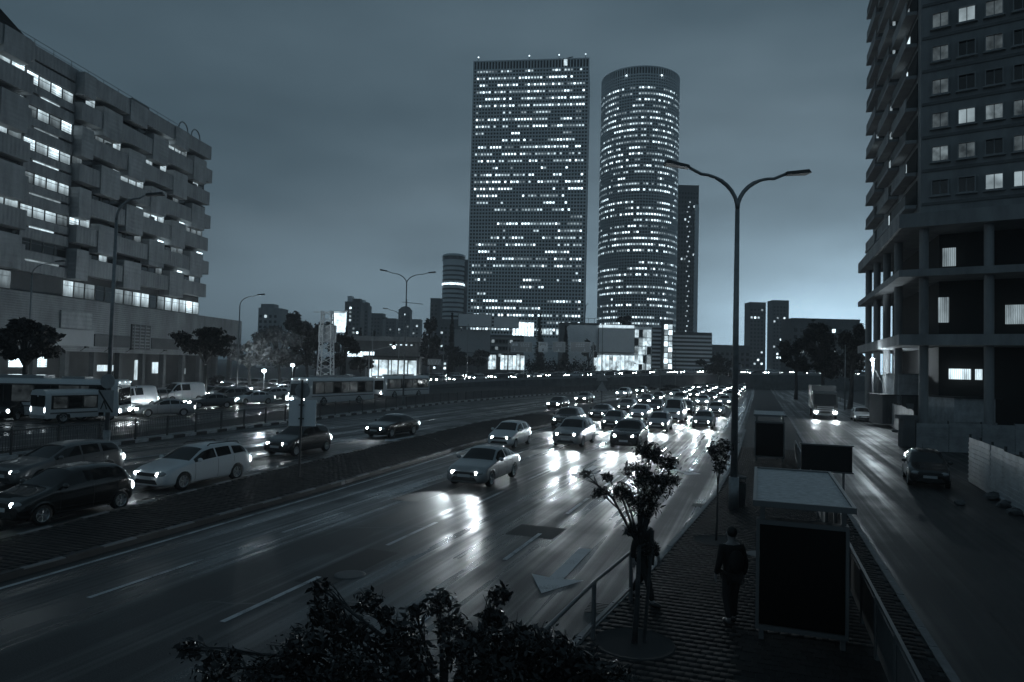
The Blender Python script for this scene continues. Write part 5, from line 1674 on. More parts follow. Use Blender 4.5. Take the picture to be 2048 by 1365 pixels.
def car_geo(kind, N=72):
    key = (kind, N)
    if key in _geo:
        return _geo[key]
    S = SPEC[kind]
    L, W = S['L'], S['W']
    fx = np.concatenate([[0, .006, .014, .024], np.linspace(.036, .964, N - 8), [.976, .986, .994, 1.0]])
    fine = np.linspace(0, 1, 400)
    def line(tab):
        y = np.interp(fine, [a for a, b in tab], [b for a, b in tab])
        return np.interp(fx, fine, smooth1(y, 26))
    zt, zb = line(S['zt']), line(S['zb'])
    zb = np.minimum(zb, zt - 0.03)
    x = fx * L
    dend = np.minimum(x, L - x)
    e = np.sqrt(np.clip(1 - (1 - np.clip(dend / 0.42, 0, 1)) ** 2, 0, 1))
    w = W / 2 * (0.80 + 0.20 * e) * (1 - 0.05 * np.abs(2 * fx - 1) ** 3)
    zbot = 0.175 + 0.09 * (1 - e)
    g = np.clip((zt - zb) / 0.42, 0, 1)
    cnt = [3, 2, 4, 5, 8, 4, 4]
    rows = []
    for i in range(len(fx)):
        wr = w[i] * (0.90 - 0.19 * g[i])
        P = np.array([(0, zbot[i]), (.88 * w[i], zbot[i]), (.97 * w[i], zbot[i] + .10), (w[i], .45 * (zb[i] + zbot[i]) + .06), (.968 * w[i], zb[i]),
                      (wr, zt[i] - .015 - .055 * g[i]), (.62 * wr, zt[i] - .012), (0, zt[i])])
        pts = [P[0]]
        for s, c in enumerate(cnt):
            for k in range(1, c + 1):
                pts.append(P[s] + (P[s + 1] - P[s]) * k / c)
        pts = np.array(pts)
        q = pts.copy()
        for _ in range(2):
            q[1:-1] = 0.25 * q[:-2] + 0.5 * q[1:-1] + 0.25 * q[2:]
        q[-1, 1] = q[-2, 1]
        rows.append(q)
    G = np.array(rows)                                   # (nx, nt, 2)
    nx, ntt = G.shape[:2]
    X = L / 2 - x
    cum = np.cumsum([0] + cnt)
    # wheel arches: pull nearby vertices onto the arch circle
    rad = S['rw'] + 0.055
    Xg = np.repeat(X[:, None], ntt, 1)
    arch = np.zeros((nx, ntt), bool)
    for af in (S['axf'], S['axr']):
        cx = L / 2 - af * L
        dx, dz = Xg - cx, G[:, :, 1] - S['rw']
        d = np.hypot(dx, dz)
        side = (np.arange(ntt)[None] >= cum[1]) & (np.arange(ntt)[None] <= cum[4])
        mv = side & (np.abs(d - rad) < 0.045) & (dz > -0.15)
        sc_ = np.where(mv, rad / np.maximum(d, 1e-3), 1.0)
        Xg = np.where(mv, cx + dx * sc_, Xg)
        G[:, :, 1] = np.where(mv, S['rw'] + dz * sc_, G[:, :, 1])
        d = np.hypot(Xg - cx, G[:, :, 1] - S['rw'])
        arch |= (np.arange(ntt)[None] >= cum[0] + 1) & (np.arange(ntt)[None] <= cum[4]) & (d <= rad + 0.004)
    VR = np.stack([Xg, -G[:, :, 0], G[:, :, 1]], -1).reshape(-1, 3)      # right side (y<0)
    VL = VR * np.array([1, -1, 1])
    V = np.concatenate([VR, VL])
    off = nx * ntt
    parts = {}
    def put(nm, quad):
        parts.setdefault(nm, []).append(quad)
    for i in range(nx - 1):
        fm = 0.5 * (fx[i] + fx[i + 1])
        hgt = min(zt[i] - zb[i], zt[i + 1] - zb[i + 1])
        for j in range(ntt - 1):
            ids = (i * ntt + j, i * ntt + j + 1, (i + 1) * ntt + j + 1, (i + 1) * ntt + j)
            if arch[i, j] and arch[i, j + 1] and arch[i + 1, j] and arch[i + 1, j + 1]:
                continue
            nm = 'body'
            if j >= cum[5] + 1 and S['ws'][0] < fm < S['ws'][1]:
                nm = 'windscreen'
            elif j >= cum[5] + 1 and S['rwin'][0] < fm < S['rwin'][1]:
                nm = 'rear_window'
            elif cum[4] < j < cum[5] - 1 and S['sw'][0] < fm < S['sw'][1] and hgt > 0.16:
                inp = any(a < fm < b for a, b in S['pil'])
                if not inp:
                    k = sum(fm > b for a, b in S['pil'])
                    nm = 'side_window%d' % k
                    if kind == 'van' and k >= 2:
                        nm = 'body'
            if nm in ('body', 'windscreen', 'rear_window'):
                put(nm, ids)
                put(nm, tuple(off + q for q in ids[::-1]))
            else:
                put(nm + 'r', ids)
                put(nm + 'l', tuple(off + q for q in ids[::-1]))
    # nose and tail caps
    for i, rev in ((0, False), (nx - 1, True)):
        for j in range(ntt - 1):
            q = (i * ntt + j, off + i * ntt + j, off + i * ntt + j + 1, i * ntt + j + 1)
            put('body', q[::-1] if rev else q)
    out = {'V': V, 'parts': parts, 'S': S, 'G': G, 'X': X, 'cum': cum, 'Xg': Xg, 'fx': fx, 'w': w, 'zt': zt, 'zb': zb}
    _geo[key] = out
    return out
_cm = {}
def sub_mesh(geo, key, nm, m, outname):
    k = (key, nm, m)
    if k in _cm:
        return _cm[k]
    F_ = np.array(geo['parts'][nm])
    ids, inv = np.unique(F_.ravel(), return_inverse=True)
    me = np_mesh(outname, geo['V'][ids], inv.reshape(F_.shape), m, smooth=True)
    # weld the mirrored halves
    import bmesh as _bm
    b = _bm.new()
    b.from_mesh(me)
    _bm.ops.remove_doubles(b, verts=b.verts, dist=0.0008)
    _bm.ops.recalc_face_normals(b, faces=b.faces)
    for f in b.faces:
        f.smooth = True
    b.to_mesh(me)
    b.free()
    _cm[k] = me
    return me
def cached(key, fn):
    if key not in _cm:
        _cm[key] = fn()
    return _cm[key]
def wheel_meshes(rw):
    def ty():
        return MB().lathe([(rw * .66, -.09), (rw * .92, -.10), (rw * .985, -.075), (rw, -.03), (rw, .03), (rw * .985, .075), (rw * .92, .10), (rw * .66, .09)], 28, 'y').mesh('tyre', 'rubber', True)
    def ri():
        mb = MB().lathe([(rw * .68, -.09), (rw * .66, -.10), (rw * .60, -.085), (rw * .60, -.02), (0.0, -.02)], 28, 'y')
        mb.lathe([(rw * .16, -.02), (rw * .15, -.085), (0, -.095)], 14, 'y')
        for k in range(7):
            a = 2 * math.pi * k / 7
            mb.bar((rw * .1 * math.cos(a), -.07, rw * .1 * math.sin(a)), (rw * .62 * math.cos(a), -.085, rw * .62 * math.sin(a)), 0.045, 0.03)
        return mb.mesh('rim', 'alloy')
    return cached(('ty', rw), ty), cached(('ri', rw), ri)

def spot(parent, loc, energy, aim=(1, 0, -0.12), size=R(58), blend=0.7):
    key = ('spot', energy)
    def mk():
        l = bpy.data.lights.new('headlight_beam', 'SPOT')
        l.energy = energy
        l.spot_size = size
        l.spot_blend = blend
        l.shadow_soft_size = 0.08
        l.color = (0.84, 0.95, 1.0)
        return l
    o = link('headlight_beam', cached(key, mk), parent, loc)
    o.rotation_euler = Vector(aim).to_track_quat('-Z', 'Y').to_euler()
    return o

_used = set()
def car(label, kind, paint, loc, head, lights='on', detail=2, beam=0, group=None, name='car', tail=True, rails=False, taxi=False):
    """head: heading of the car's nose in radians; local +x is the nose"""
    if group and label in _used:
        for w_ in ('farther', 'third', 'fourth', 'fifth', 'last'):
            if label.replace('distant', w_ + ' distant', 1) not in _used:
                label = label.replace('distant', w_ + ' distant', 1)
                break
    _used.add(label)
    t = thing(name, loc, label, 'van' if kind == 'van' else 'car', rz=head, group=group)
    geo = car_geo(kind, 72 if detail else 34)
    key = (kind, 72 if detail else 34)
    S = geo['S']
    L, W, rw = S['L'], S['W'], S['rw']
    link('body', sub_mesh(geo, key, 'body', paint, 'body'), t)
    for nm in geo['parts']:
        if nm != 'body':
            pn = 'side_window' if nm.startswith('side') else nm
            link(pn, sub_mesh(geo, key, nm, 'glass_dark', pn), t)
    zn = float(np.interp(0.05, geo['fx'], geo['zt'])) - 0.13
    ztl = float(np.interp(0.985, geo['fx'], geo['zb'])) - 0.08
    lm_ = {'on': 'headlight_on', 'dip': 'headlight_dip', 'far': 'headlight_far', 'off': 'headlight_off'}[lights]
    big_ = lights == 'far' or not detail
    hl = cached(('hl', kind, lm_, big_), lambda: MB().ellip((0, 0, 0), 0.17, 0.19, 0.085, 14, 8).mesh('headlight', lm_ if big_ else 'headlight_off', True))
    hb = cached(('hb', lm_), lambda: MB().ellip((0, 0, 0), 0.06, 0.085, 0.066, 12, 8).mesh('lens', lm_, True))
    tl = cached(('tl', kind, tail), lambda: MB().ellip((0, 0, 0), 0.10, 0.13, 0.16, 12, 8).mesh('taillight', 'tail_on' if tail else 'tail_off', True))
    for s in (-1, 1):
        o = link('headlight', hl, t, (L / 2 - 0.145, s * (W / 2 - 0.30), zn))
        o.rotation_euler = (0, 0.12, -s * 0.42)
        if not big_ and lights != 'off':
            link('lens', hb, o, (0.125, -s * 0.035, 0.012))
        link('taillight', tl, t, (-L / 2 + 0.085, s * (W / 2 - 0.19), ztl))
    ty, ri = wheel_meshes(rw)
    for af in (S['axf'], S['axr']):
        for s in (-1, 1):
            p = (L / 2 - af * L, s * (W / 2 - 0.125), rw)
            if detail:
                wo = link('wheel', None, t, p)
                link('tyre', ty, wo)
                r = link('rim', ri, wo)
                if s > 0:
                    r.rotation_euler = (0, 0, math.pi)
            else:
                link('wheel', ty, t, p)
    ub = cached(('ub', kind), lambda: MB().box(-L / 2 + 0.25, L / 2 - 0.3, -W / 2 + 0.27, W / 2 - 0.27, 0.22, 0.62).mesh('underbody', 'matte_black'))
    link('underbody', ub, t)
    if detail:
        gr = cached(('gr', kind), lambda: MB().box(-0.04, 0.02, -0.46, 0.46, -0.06, 0.06).mesh('grille', 'trim'))
        o = link('grille', gr, t, (L / 2 - 0.004, 0, zn - 0.02))
        o.rotation_euler = (0, -0.12, 0)
        link('lower_grille', cached(('lg', kind), lambda: MB().poly([(0.012, -0.55, .30), (0.012, .55, .30), (0.012, .44, .45), (0.012, -.44, .45)], (-0.05, 0, 0)).mesh('lower_grille', 'trim')), t, (L / 2, 0, 0))
        for xx, zz in ((L / 2 + 0.02, 0.5), (-L / 2 - 0.012, 0.62)):
            link('number_plate', cached(('np',), lambda: MB().box(-0.012, 0.012, -0.26, 0.26, -0.055, 0.055).mesh('number_plate', 'plate')), t, (xx, 0, zz))
        xm = L / 2 - (S['sw'][0] + 0.035) * L
        zm = float(np.interp(S['sw'][0] + 0.04, geo['fx'], geo['zb'])) + 0.09
        mir = cached(('mi', paint), lambda: MB().ellip((0, 0, 0), 0.07, 0.11, 0.075, 10, 7).mesh('side_mirror', paint, True))
        hd = cached(('dh', paint), lambda: MB().box(-0.09, 0.09, -0.02, 0.02, -0.014, 0.014).mesh('door_handle', paint))
        for s in (-1, 1):
            link('side_mirror', mir, t, (xm, s * (W / 2 + 0.06), zm))
            for f in (S['pil'][0][0] - 0.02, S['pil'][1][0] - 0.03):
                link('door_handle', hd, t, (L / 2 - f * L, s * (W / 2 - 0.015), zm - 0.18))
            # door gaps follow the body side
            gp = MB()
            for f in (S['sw'][0] + 0.01, S['pil'][0][1], S['pil'][1][1] - 0.005):
                i = int(np.argmin(np.abs(geo['fx'] - f)))
                c0, c1 = geo['cum'][2], geo['cum'][4] + 1
                sec = geo['G'][i, c0:c1]
                for a, b in zip(sec[:-1], sec[1:]):
                    if math.hypot(geo['X'][i] - (L / 2 - S['axr'] * L), a[1] - rw) < rw + 0.1:
                        continue
                    gp.add([(geo['X'][i] - .007, s * (a[0] + .004), a[1]), (geo['X'][i] + .007, s * (a[0] + .004), a[1]), (geo['X'][i] + .007, s * (b[0] + .004), b[1]), (geo['X'][i] - .007, s * (b[0] + .004), b[1])], [(0, 1, 2, 3)])
            link('door_gap', cached(('dg', kind, s), lambda: gp.mesh('door_gap', 'matte_black')), t)
            # arch lips
            for q, af in enumerate((S['axf'], S['axr'])):
                cx = L / 2 - af * L
                def lip():
                    mb = MB()
                    n = 22
                    prev = None
                    for k in range(n + 1):
                        a = -0.35 + (math.pi + 0.7) * k / n
                        ring = []
                        for rr_, dy in ((rw + 0.03, -0.03), (rw + 0.05, 0.012), (rw + 0.085, 0.008), (rw + 0.10, -0.01)):
                            xx, zz = cx + rr_ * math.cos(a), rw + rr_ * math.sin(a)
                            i = int(np.argmin(np.abs(geo['X'] - xx)))
                            ww = float(np.interp(zz, geo['G'][i, :, 1][geo['cum'][1]:geo['cum'][4]], geo['G'][i, :, 0][geo['cum'][1]:geo['cum'][4]]))
                            ring.append((xx, s * (ww + dy), max(zz, 0.17)))
                        if prev:
                            for e in range(3):
                                mb.add([prev[e], prev[e + 1], ring[e + 1], ring[e]], [(0, 1, 2, 3) if s < 0 else (3, 2, 1, 0)])
                        prev = ring
                    return mb.mesh('wheel_arch', paint)
                link('wheel_arch', cached(('lip', kind, paint, s, q), lip), t)
        link('antenna', cached(('an',), lambda: MB().tube([(0, 0, 0), (-0.16, 0, 0.2)], 0.008, 5).mesh('antenna', 'trim')), t, (-L * 0.36, 0, float(np.interp(0.86, geo['fx'], geo['zt'])) - 0.01))
        if rails:
            for s in (-1, 1):
                ys = s * W * 0.33
                MB().tube([(L / 2 - L * .50, ys, S['H'] - .04), (L / 2 - L * .53, ys, S['H'] + .03), (L / 2 - L * .84, ys, S['H'] + .01), (L / 2 - L * .87, ys, S['H'] - .08)], 0.022, 6).build('roof_rail', 'trim', t)
    if taxi:
        MB().box(-0.1, 0.1, -0.3, 0.3, 0, 0.13).build('roof_sign', 'lit_mid', t, loc=(-0.1, 0, S['H'] - 0.01))
    if beam:
        for s in (-1, 1):
            spot(t, (L / 2 + 0.12, s * (W / 2 - 0.3), zn), beam)
    return t

HEADC = math.atan2(-UY, -UX)                  # coming towards the camera along the road
# ---- slip road queue
car('black small hatchback at the head of the slip road queue', 'hatch', 'paint_black', at(125, 1030) , HEADC - 0.02, beam=200)
car('silver-white estate car second in the slip road queue', 'wagon', 'paint_white', at(388, 966), HEADC - 0.02, beam=200, rails=True)
car('dark hatchback in front of the island sign post', 'hatch', 'paint_dark', at(597, 906), HEADC - 0.03, beam=200)
car('dark saloon last in the kerb lane of the slip road', 'sedan', 'paint_black', at(785, 871), HEADC - 0.06, beam=200)
car('grey hatchback beside the lamp post, partly behind the black one', 'wagon', 'paint_grey', at(118, 962), HEADC, lights='dip', beam=150)
# ---- main road: cars at rest standing for the passing traffic
for lb, kind, pt, uu, vv in (
        ('white hatchback with bright headlights alone in the lane by the island', 'hatch', 'paint_white', 40, -14.15),
        ('silver saloon with headlights on in the second lane', 'sedan', 'paint_silver', 27.5, -10.8),
        ('dark four-wheel-drive with headlights on in the third lane', 'suv', 'paint_dark', 44, -7.6),
        ('grey hatchback with headlights on following the silver saloon', 'hatch', 'paint_grey', 56, -10.9),
        ('white delivery van with headlights on in the third lane', 'van', 'paint_white', 68, -7.5),
        ('black saloon with headlights on in the island lane behind the white hatchback', 'sedan', 'paint_black', 66, -14.1),
        ('silver estate car with headlights on in the kerb lane', 'wagon', 'paint_silver', 80, -4.4),
        ('dark hatchback with headlights on behind the grey one', 'hatch', 'paint_dark', 80, -10.9),
        ('silver hatchback with headlights on between dark off-roader and white van', 'hatch', 'paint_silver', 56.5, -7.4),  # from here on, cars added so their headlights brighten the road
        ('grey saloon with headlights on in the kerb lane ahead of the silver estate', 'sedan', 'paint_grey', 62, -4.4),
        ('black off-roader with headlights on third in the island lane', 'suv', 'paint_black', 54, -14.2),
        ('white saloon with headlights on between the grey and dark hatchbacks', 'sedan', 'paint_white', 68.5, -10.8),
        ('grey estate car with headlights on at the back of the island lane', 'wagon', 'paint_grey', 79, -14.0),
        ('black hatchback with headlights on right behind the white van', 'hatch', 'paint_black', 79.5, -7.6),
        ('silver off-roader with headlights on behind the silver saloon', 'suv', 'paint_silver', 43, -10.9)):
    car(lb, kind, pt, rf(uu, vv), HEADC, beam=420)
rv = random.Random(31)
COLW = dict(paint_white='white', paint_silver='silver', paint_grey='grey', paint_dark='dark', paint_black='black')
KINDW = dict(hatch='hatchback', sedan='saloon', wagon='estate car', suv='off-roader', van='van')
kinds, paints = ['hatch', 'sedan', 'wagon', 'suv', 'sedan'], ['paint_white', 'paint_silver', 'paint_grey', 'paint_dark', 'paint_black']
for vv in (-14.2, -10.9, -7.6, -4.3):
    uu = 96 + rv.uniform(0, 12)
    while uu < 300:
        kd_, pt_ = rv.choice(kinds), rv.choice(paints)
        car('distant %s %s with headlights on, %s of the main road, %s' % (COLW[pt_], KINDW[kd_], {-14.2: 'island lane', -10.9: 'second lane', -7.6: 'third lane', -4.3: 'kerb lane'}[vv], 'nearer part' if uu < 140 else ('middle part' if uu < 200 else 'far end')), kd_, pt_, rf(uu, vv + rv.uniform(-.3, .3)), HEADC, lights='far', detail=0, group='distant cars on the main road')
        uu += rv.uniform(11, 24)
for uu, vv, od in ((78, -21.8, 'first'), (96, -23, 'second'), (118, -21.5, 'third'), (140, -22, 'last')):
    car('small distant car on the far slip road, %s of four behind the dark saloon' % od, rv.choice(kinds), rv.choice(paints), rf(uu, vv), HEADC - 0.05, detail=0, group='distant cars on the slip road')

# ---- far carriageway
HF = HEADC + 0.02
HAWAY = R(90 - 27)
for lb, kind, pt, px, py, hd, li in (
        ('white van facing the camera beside the long bus', 'van', 'paint_white', 262, 818, HEADC + 0.1, 'on'),
        ('pale four-wheel-drive half hidden behind the lamp post sign', 'suv', 'paint_silver', 222, 832, HAWAY, 'off'),
        ('silver saloon turning left in the middle of the junction', 'sedan', 'paint_silver', 328, 832, HEADC - 0.55, 'on'),
        ('grey estate car behind the turning silver saloon', 'wagon', 'paint_grey', 305, 806, HEADC - 0.2, 'dip'),
        ('white minivan behind the turning silver saloon', 'van', 'paint_white', 362, 804, HEADC - 0.2, 'dip'),
        ('taxi with a row of roof lights in the junction', 'sedan', 'paint_grey', 420, 816, HEADC - 0.45, 'on'),
        ('white car with blazing headlights left of the front bus', 'sedan', 'paint_white', 506, 808, HEADC - 0.35, 'on'),
        ('dark car behind the taxi by the round bush', 'hatch', 'paint_dark', 402, 796, HEADC - 0.2, 'on'),
        ('black saloon at the far left edge of the carriageway', 'sedan', 'paint_black', 36, 838, HAWAY + 0.5, 'off'),
        ('silver hatchback in the queue below the floodlight', 'hatch', 'paint_silver', 470, 797, HEADC - 0.15, 'on'),
        ('dark four-wheel-drive in the queue below the floodlight', 'suv', 'paint_dark', 520, 788, HEADC - 0.15, 'on'),
        ('white hatchback squeezed beside the front bus', 'hatch', 'paint_white', 556, 790, HEADC - 0.15, 'on'),
        ('grey saloon at the back of the queue under the pale bushes', 'sedan', 'paint_grey', 486, 782, HEADC - 0.1, 'on'),
        ('dark hatchback at the back of the queue under the pale bushes', 'hatch', 'paint_black', 446, 786, HEADC - 0.1, 'dip')):
    car(lb, kind, pt, at(px, py), hd, lights='far' if li == 'on' else li, detail=1, beam=330 if li == 'on' else 0, taxi=lb.startswith('taxi'))
for i_, (px, py) in enumerate(((455, 806), (540, 800), (575, 783), (500, 775), (530, 778), (560, 774), (470, 775), (440, 797), (383, 789), (345, 790))):
    kd_, pt_ = rv.choice(kinds), rv.choice(paints)
    car('%s %s packed into the junction queue, %s' % (COLW[pt_], KINDW[kd_], ('right of the taxi', 'just left of the front bus', 'beside the front bus nose', 'under the floodlight', 'right of the floodlight post', 'behind the front bus nose', 'left of the floodlight post', 'near the round bush', 'behind the white minivan', 'left of the white minivan')[i_]), kd_, pt_, at(px, py), HEADC - rv.uniform(0.05, 0.3), lights='far', detail=1, beam=330)
n_f = 0
for lane, t_ in enumerate((0.10, 0.24, 0.38, 0.53, 0.68, 0.83)):
    s = 0.32 + rv.uniform(0, 0.02)
    while s < 0.86:
        p, hd = fly(s, t_)
        away = lane >= 4
        kd_, pt_ = rv.choice(kinds), rv.choice(paints)
        px_ = 1024 + FPX * p.x / p.y
        lm2 = next((t for x_, t in ((830, 'behind the buses'), (900, 'by the small direction board'), (1000, 'below the blank wall'), (1070, 'below the wide overhead sign'), (1190, 'below the narrower overhead signs'), (1305, 'below the white building'), (1430, 'below the louvred car parks')) if px_ < x_), 'at the right end of the flyover')
        car('small distant %s %s, %s flyover lane, %s' % (COLW[pt_], KINDW[kd_], ('nearest', 'second', 'third', 'fourth', 'fifth', 'farthest')[lane], lm2), kd_, pt_, p + Vector((0, 0, 0.005)), hd + (0 if away else math.pi), lights='far', detail=0, group='distant cars on the flyover', tail=True)
        s += rv.uniform(0.022, 0.045) * (0.8 if s < 0.6 else 0.55)
        n_f += 1

# ---- buses, minibus and lorry
def bus(label, loc, head, L=12.0, W=2.5, H=3.05, lit=True, lower='paint_white', name='bus', cat='bus', doors=3, axles=None, nwin=7, sign=True):
    t = thing(name, loc, label, cat, rz=head)
    # body shell: rounded section swept along the length with a raked nose
    sec = []
    hw = W / 2
    for y, z in ((hw - .03, .35), (hw, .6), (hw, H - .55), (hw - .05, H - .25), (hw - .22, H - .06), (hw - .5, H)):
        sec.append((y, z))
    sec = [(-y, z) for y, z in sec] + [(y, z) for y, z in sec[::-1]]
    st = [(-L / 2, .90), (-L / 2 + .06, .96), (-L / 2 + .25, 1.0), (L / 2 - .5, 1.0), (L / 2 - .18, .98), (L / 2 - .04, .94), (L / 2, .88)]
    mb = MB()
    n = len(sec)
    for x, s in st:
        mb.v += [(x - (max(0, z - 1.2) * .06 if x > 0 else 0), y * (0.96 + 0.04 * (s - .88) / .12), .35 + (z - .35) * (0.985 + .015 * (s - .88) / .12)) for y, z in sec]
    for i in range(len(st) - 1):
        for k in range(n):
            mb.f.append((i * n + k, i * n + (k + 1) % n, (i + 1) * n + (k + 1) % n, (i + 1) * n + k))
    mb.f.append(tuple(range(n))[::-1])
    mb.f.append(tuple((len(st) - 1) * n + k for k in range(n)))
    mb.build('body', lower, t)
    z0, z1 = (H * .45, H - .5)
    wl = (L - 1.6) / nwin
    for s in (-1, 1):
        MB().box(-L / 2 + .35, L / 2 - .75, min(s * hw, s * (hw + .012)), max(s * hw, s * (hw + .012)), z0 - .08, z1 + .1).build('window_band', 'black', t)
        for k in range(nwin):
            x = -L / 2 + .5 + k * wl
            MB().box(x, x + wl - .12, min(s * (hw + .013), s * (hw + .022)), max(s * (hw + .013), s * (hw + .022)), z0, z1).build('side_window', 'bus_glass_lit' if lit and k % 3 != 1 else 'glass_dark', t)
    for k in range(doors):
        x = L / 2 - 1.0 - k * (L - 3.0) / max(1, doors)
        d = MB().box(x - 1.1, x, -hw - .03, -hw - .014, .4, z1).build('door', 'glass_dark', t)
        MB().box(x - .57, x - .53, -hw - .045, -hw - .031, .4, z1).build('door_post', 'trim', d)
    ws_ = MB().add([(L / 2 + .012, -hw * .9, 1.15), (L / 2 + .012, hw * .9, 1.15), (L / 2 - .10, hw * .88, H - .42), (L / 2 - .10, -hw * .88, H - .42)] + [(L / 2 - .05, -hw * .9, 1.15), (L / 2 - .05, hw * .9, 1.15), (L / 2 - .2, hw * .88, H - .42), (L / 2 - .2, -hw * .88, H - .42)],
                    [(0, 1, 2, 3), (0, 4, 5, 1), (1, 5, 6, 2), (2, 6, 7, 3), (3, 7, 4, 0)])
    ws_.build('windscreen', 'glass_dark', t)
    if sign:
        MB().box(L / 2 - .12, L / 2 - .06, -hw * .7, hw * .7, H - .38, H - .16).build('route_display', 'lit_lo', t)
        for s in (-1, 0, 1):
            MB().ellip((L / 2 - .06, s * hw * .8, H - .2), .06, .09, .06, 10, 6).build('marker_lamp', 'tw_hi', t)
    MB().box(-L / 2 - .012, -L / 2 + .1, -hw * .8, hw * .8, z0 + .1, z1).build('rear_window', 'glass_dark', t)
    for s in (-1, 1):
        MB().ellip((L / 2 + .0, s * hw * .72, .72), .05, .2, .12, 12, 8).build('headlight', 'headlight_on' if lit else 'headlight_dip', t)
        MB().ellip((-L / 2, s * hw * .85, .95), .04, .09, .2, 10, 8).build('taillight', 'tail_on', t)
        MB().tube([(L / 2 - .1, s * hw * .95, H - .5), (L / 2 + .25, s * (hw + .18), H - .55), (L / 2 + .25, s * (hw + .2), H - .95)], .035, 6).build('mirror_arm', 'trim', t)
    MB().box(L / 2 - .2, L / 2 + .05, -hw * .96, hw * .96, .36, .56).build('bumper', 'trim', t)
    ty, ri = wheel_meshes(.47 if L > 8 else .37)
    rw = .47 if L > 8 else .37
    for ax_ in (axles or (L / 2 - 2.6, -L / 2 + 3.1)):
        for s in (-1, 1):
            a = [(ax_ + (rw + .12) * math.cos(q), s * (hw + .005), rw + (rw + .12) * math.sin(q)) for q in np.linspace(0, math.pi, 14)] + [(ax_ - rw - .12, s * (hw + .005), .34), (ax_ + rw + .12, s * (hw + .005), .34)]
            MB().poly(a, (0, -s * .04, 0)).build('wheel_arch', 'matte_black', t)
            wo = link('wheel', None, t, (ax_, s * (hw - .06), rw))
            link('tyre', ty, wo)
            r = link('rim', ri, wo)
            if s > 0:
                r.rotation_euler = (0, 0, math.pi)
    for s in (-1, 1):
        for k in range(int(L // 1.5)):
            x = -L / 2 + .6 + k * 1.5
            MB().box(x, x + 1.44, min(s * (hw - .005), s * (hw + .012)), max(s * (hw - .005), s * (hw + .012)), .62, z0 - .16).build('side_panel', lower, t)
        MB().box(-L / 2 + .3, L / 2 - .6, min(s * (hw + .013), s * (hw + .018)), max(s * (hw + .013), s * (hw + .018)), z0 - .40, z0 - .30).build('stripe', 'paint_grey', t)
    if L > 8:
        MB().box(-2.2, .8, -.8, .8, H - .02, H + .22).build('roof_unit', 'paint_silver', t)
        MB().box(2.0, 3.6, -.7, .7, H - .02, H + .16).build('roof_unit', 'paint_silver', t)
    return t
c = at(110, 838)
bus('long white city bus standing across the junction at the left', at(98, 838) + Vector((-1.0, 0, 0)), R(8), L=12.5)
f0 = at(596, 813)
dfw = Vector((-math.sin(R(24)), -math.cos(R(24)), 0))
bus('city bus with a dark windscreen facing the camera in mid-junction', f0 - dfw * 6.0, math.atan2(dfw.y, dfw.x), L=12)
f0 = up(752, 785, 95)
bus('second city bus following behind the front bus', Vector((f0.x, 95, 0)) - dfw * 6.0, math.atan2(dfw.y, dfw.x), L=12)
c = at(158, 842)
mbus = bus('white minibus seen from behind in front of the long bus', c, R(62), L=5.8, W=2.0, H=2.35, nwin=4, doors=1, name='minibus', cat='minibus', sign=False, axles=(1.7, -1.7))
for s in (-1, 1):
    MB().box(-2.935, -2.915, s * .5 - .38, s * .5 + .38, 1.25, 1.95).build('rear_pane', 'glass_dark', mbus)
MB().box(-2.98, -2.85, -.9, .9, .4, .58).build('rear_bumper', 'paint_silver', mbus)

tk = thing('lorry', rf(84, 6.6), 'lorry with blazing headlights waiting on the service road', 'lorry', rz=HEADC)
MB().box(-4.2, 1.3, -1.2, 1.2, 1.05, 3.5).build('load_box', 'paint_grey', tk)
MB().box(-4.3, 3.2, -0.5, 0.5, 0.6, 0.95).build('chassis', 'trim', tk)
MB().poly([(1.45, -1.18, .55), (3.3, -1.18, .55), (3.35, -1.18, 1.5), (3.1, -1.18, 2.75), (2.7, -1.18, 2.95), (1.45, -1.18, 2.95)], (0, 2.36, 0)).build('cab', 'paint_dark', tk)
MB().add([(3.37, -1.05, 1.55), (3.37, 1.05, 1.55), (3.14, 1.0, 2.65), (3.14, -1.0, 2.65)], [(0, 1, 2, 3)]).build('windscreen', 'glass_dark', tk)
for k in range(3):
    MB().box(3.34, 3.4, -.8, .8, .85 + k * .2, .97 + k * .2).build('grille_bar', 'paint_silver', tk)
MB().box(3.25, 3.45, -1.15, 1.15, .42, .62).build('bumper', 'paint_silver', tk)
for s in (-1, 1):
    MB().ellip((3.46, s * .92, .74), .05, .2, .13, 12, 8).build('headlight', 'headlight_on', tk)
    MB().tube([(3.1, s * 1.15, 2.5), (3.3, s * 1.4, 2.45), (3.3, s * 1.42, 1.9)], .05, 6).build('mirror_arm', 'trim', tk)
    for ax_ in (2.4, -2.6):
        wo = link('wheel', None, tk, (ax_, s * 1.05, .47))
        ty, ri = wheel_meshes(.47)
        link('tyre', ty, wo)
        r = link('rim', ri, wo)
        if s > 0:
            r.rotation_euler = (0, 0, math.pi)
    spot(tk, (3.6, s * .92, .76), 500)
car('silver car parked by the site fence beside the lorry', 'sedan', 'paint_silver', at(1722, 842), HEADC, lights='off', tail=False)
car('dark car parked on the service road facing the camera', 'hatch', 'paint_black', at(1851, 966), HEADC - 0.1, lights='off', tail=False)

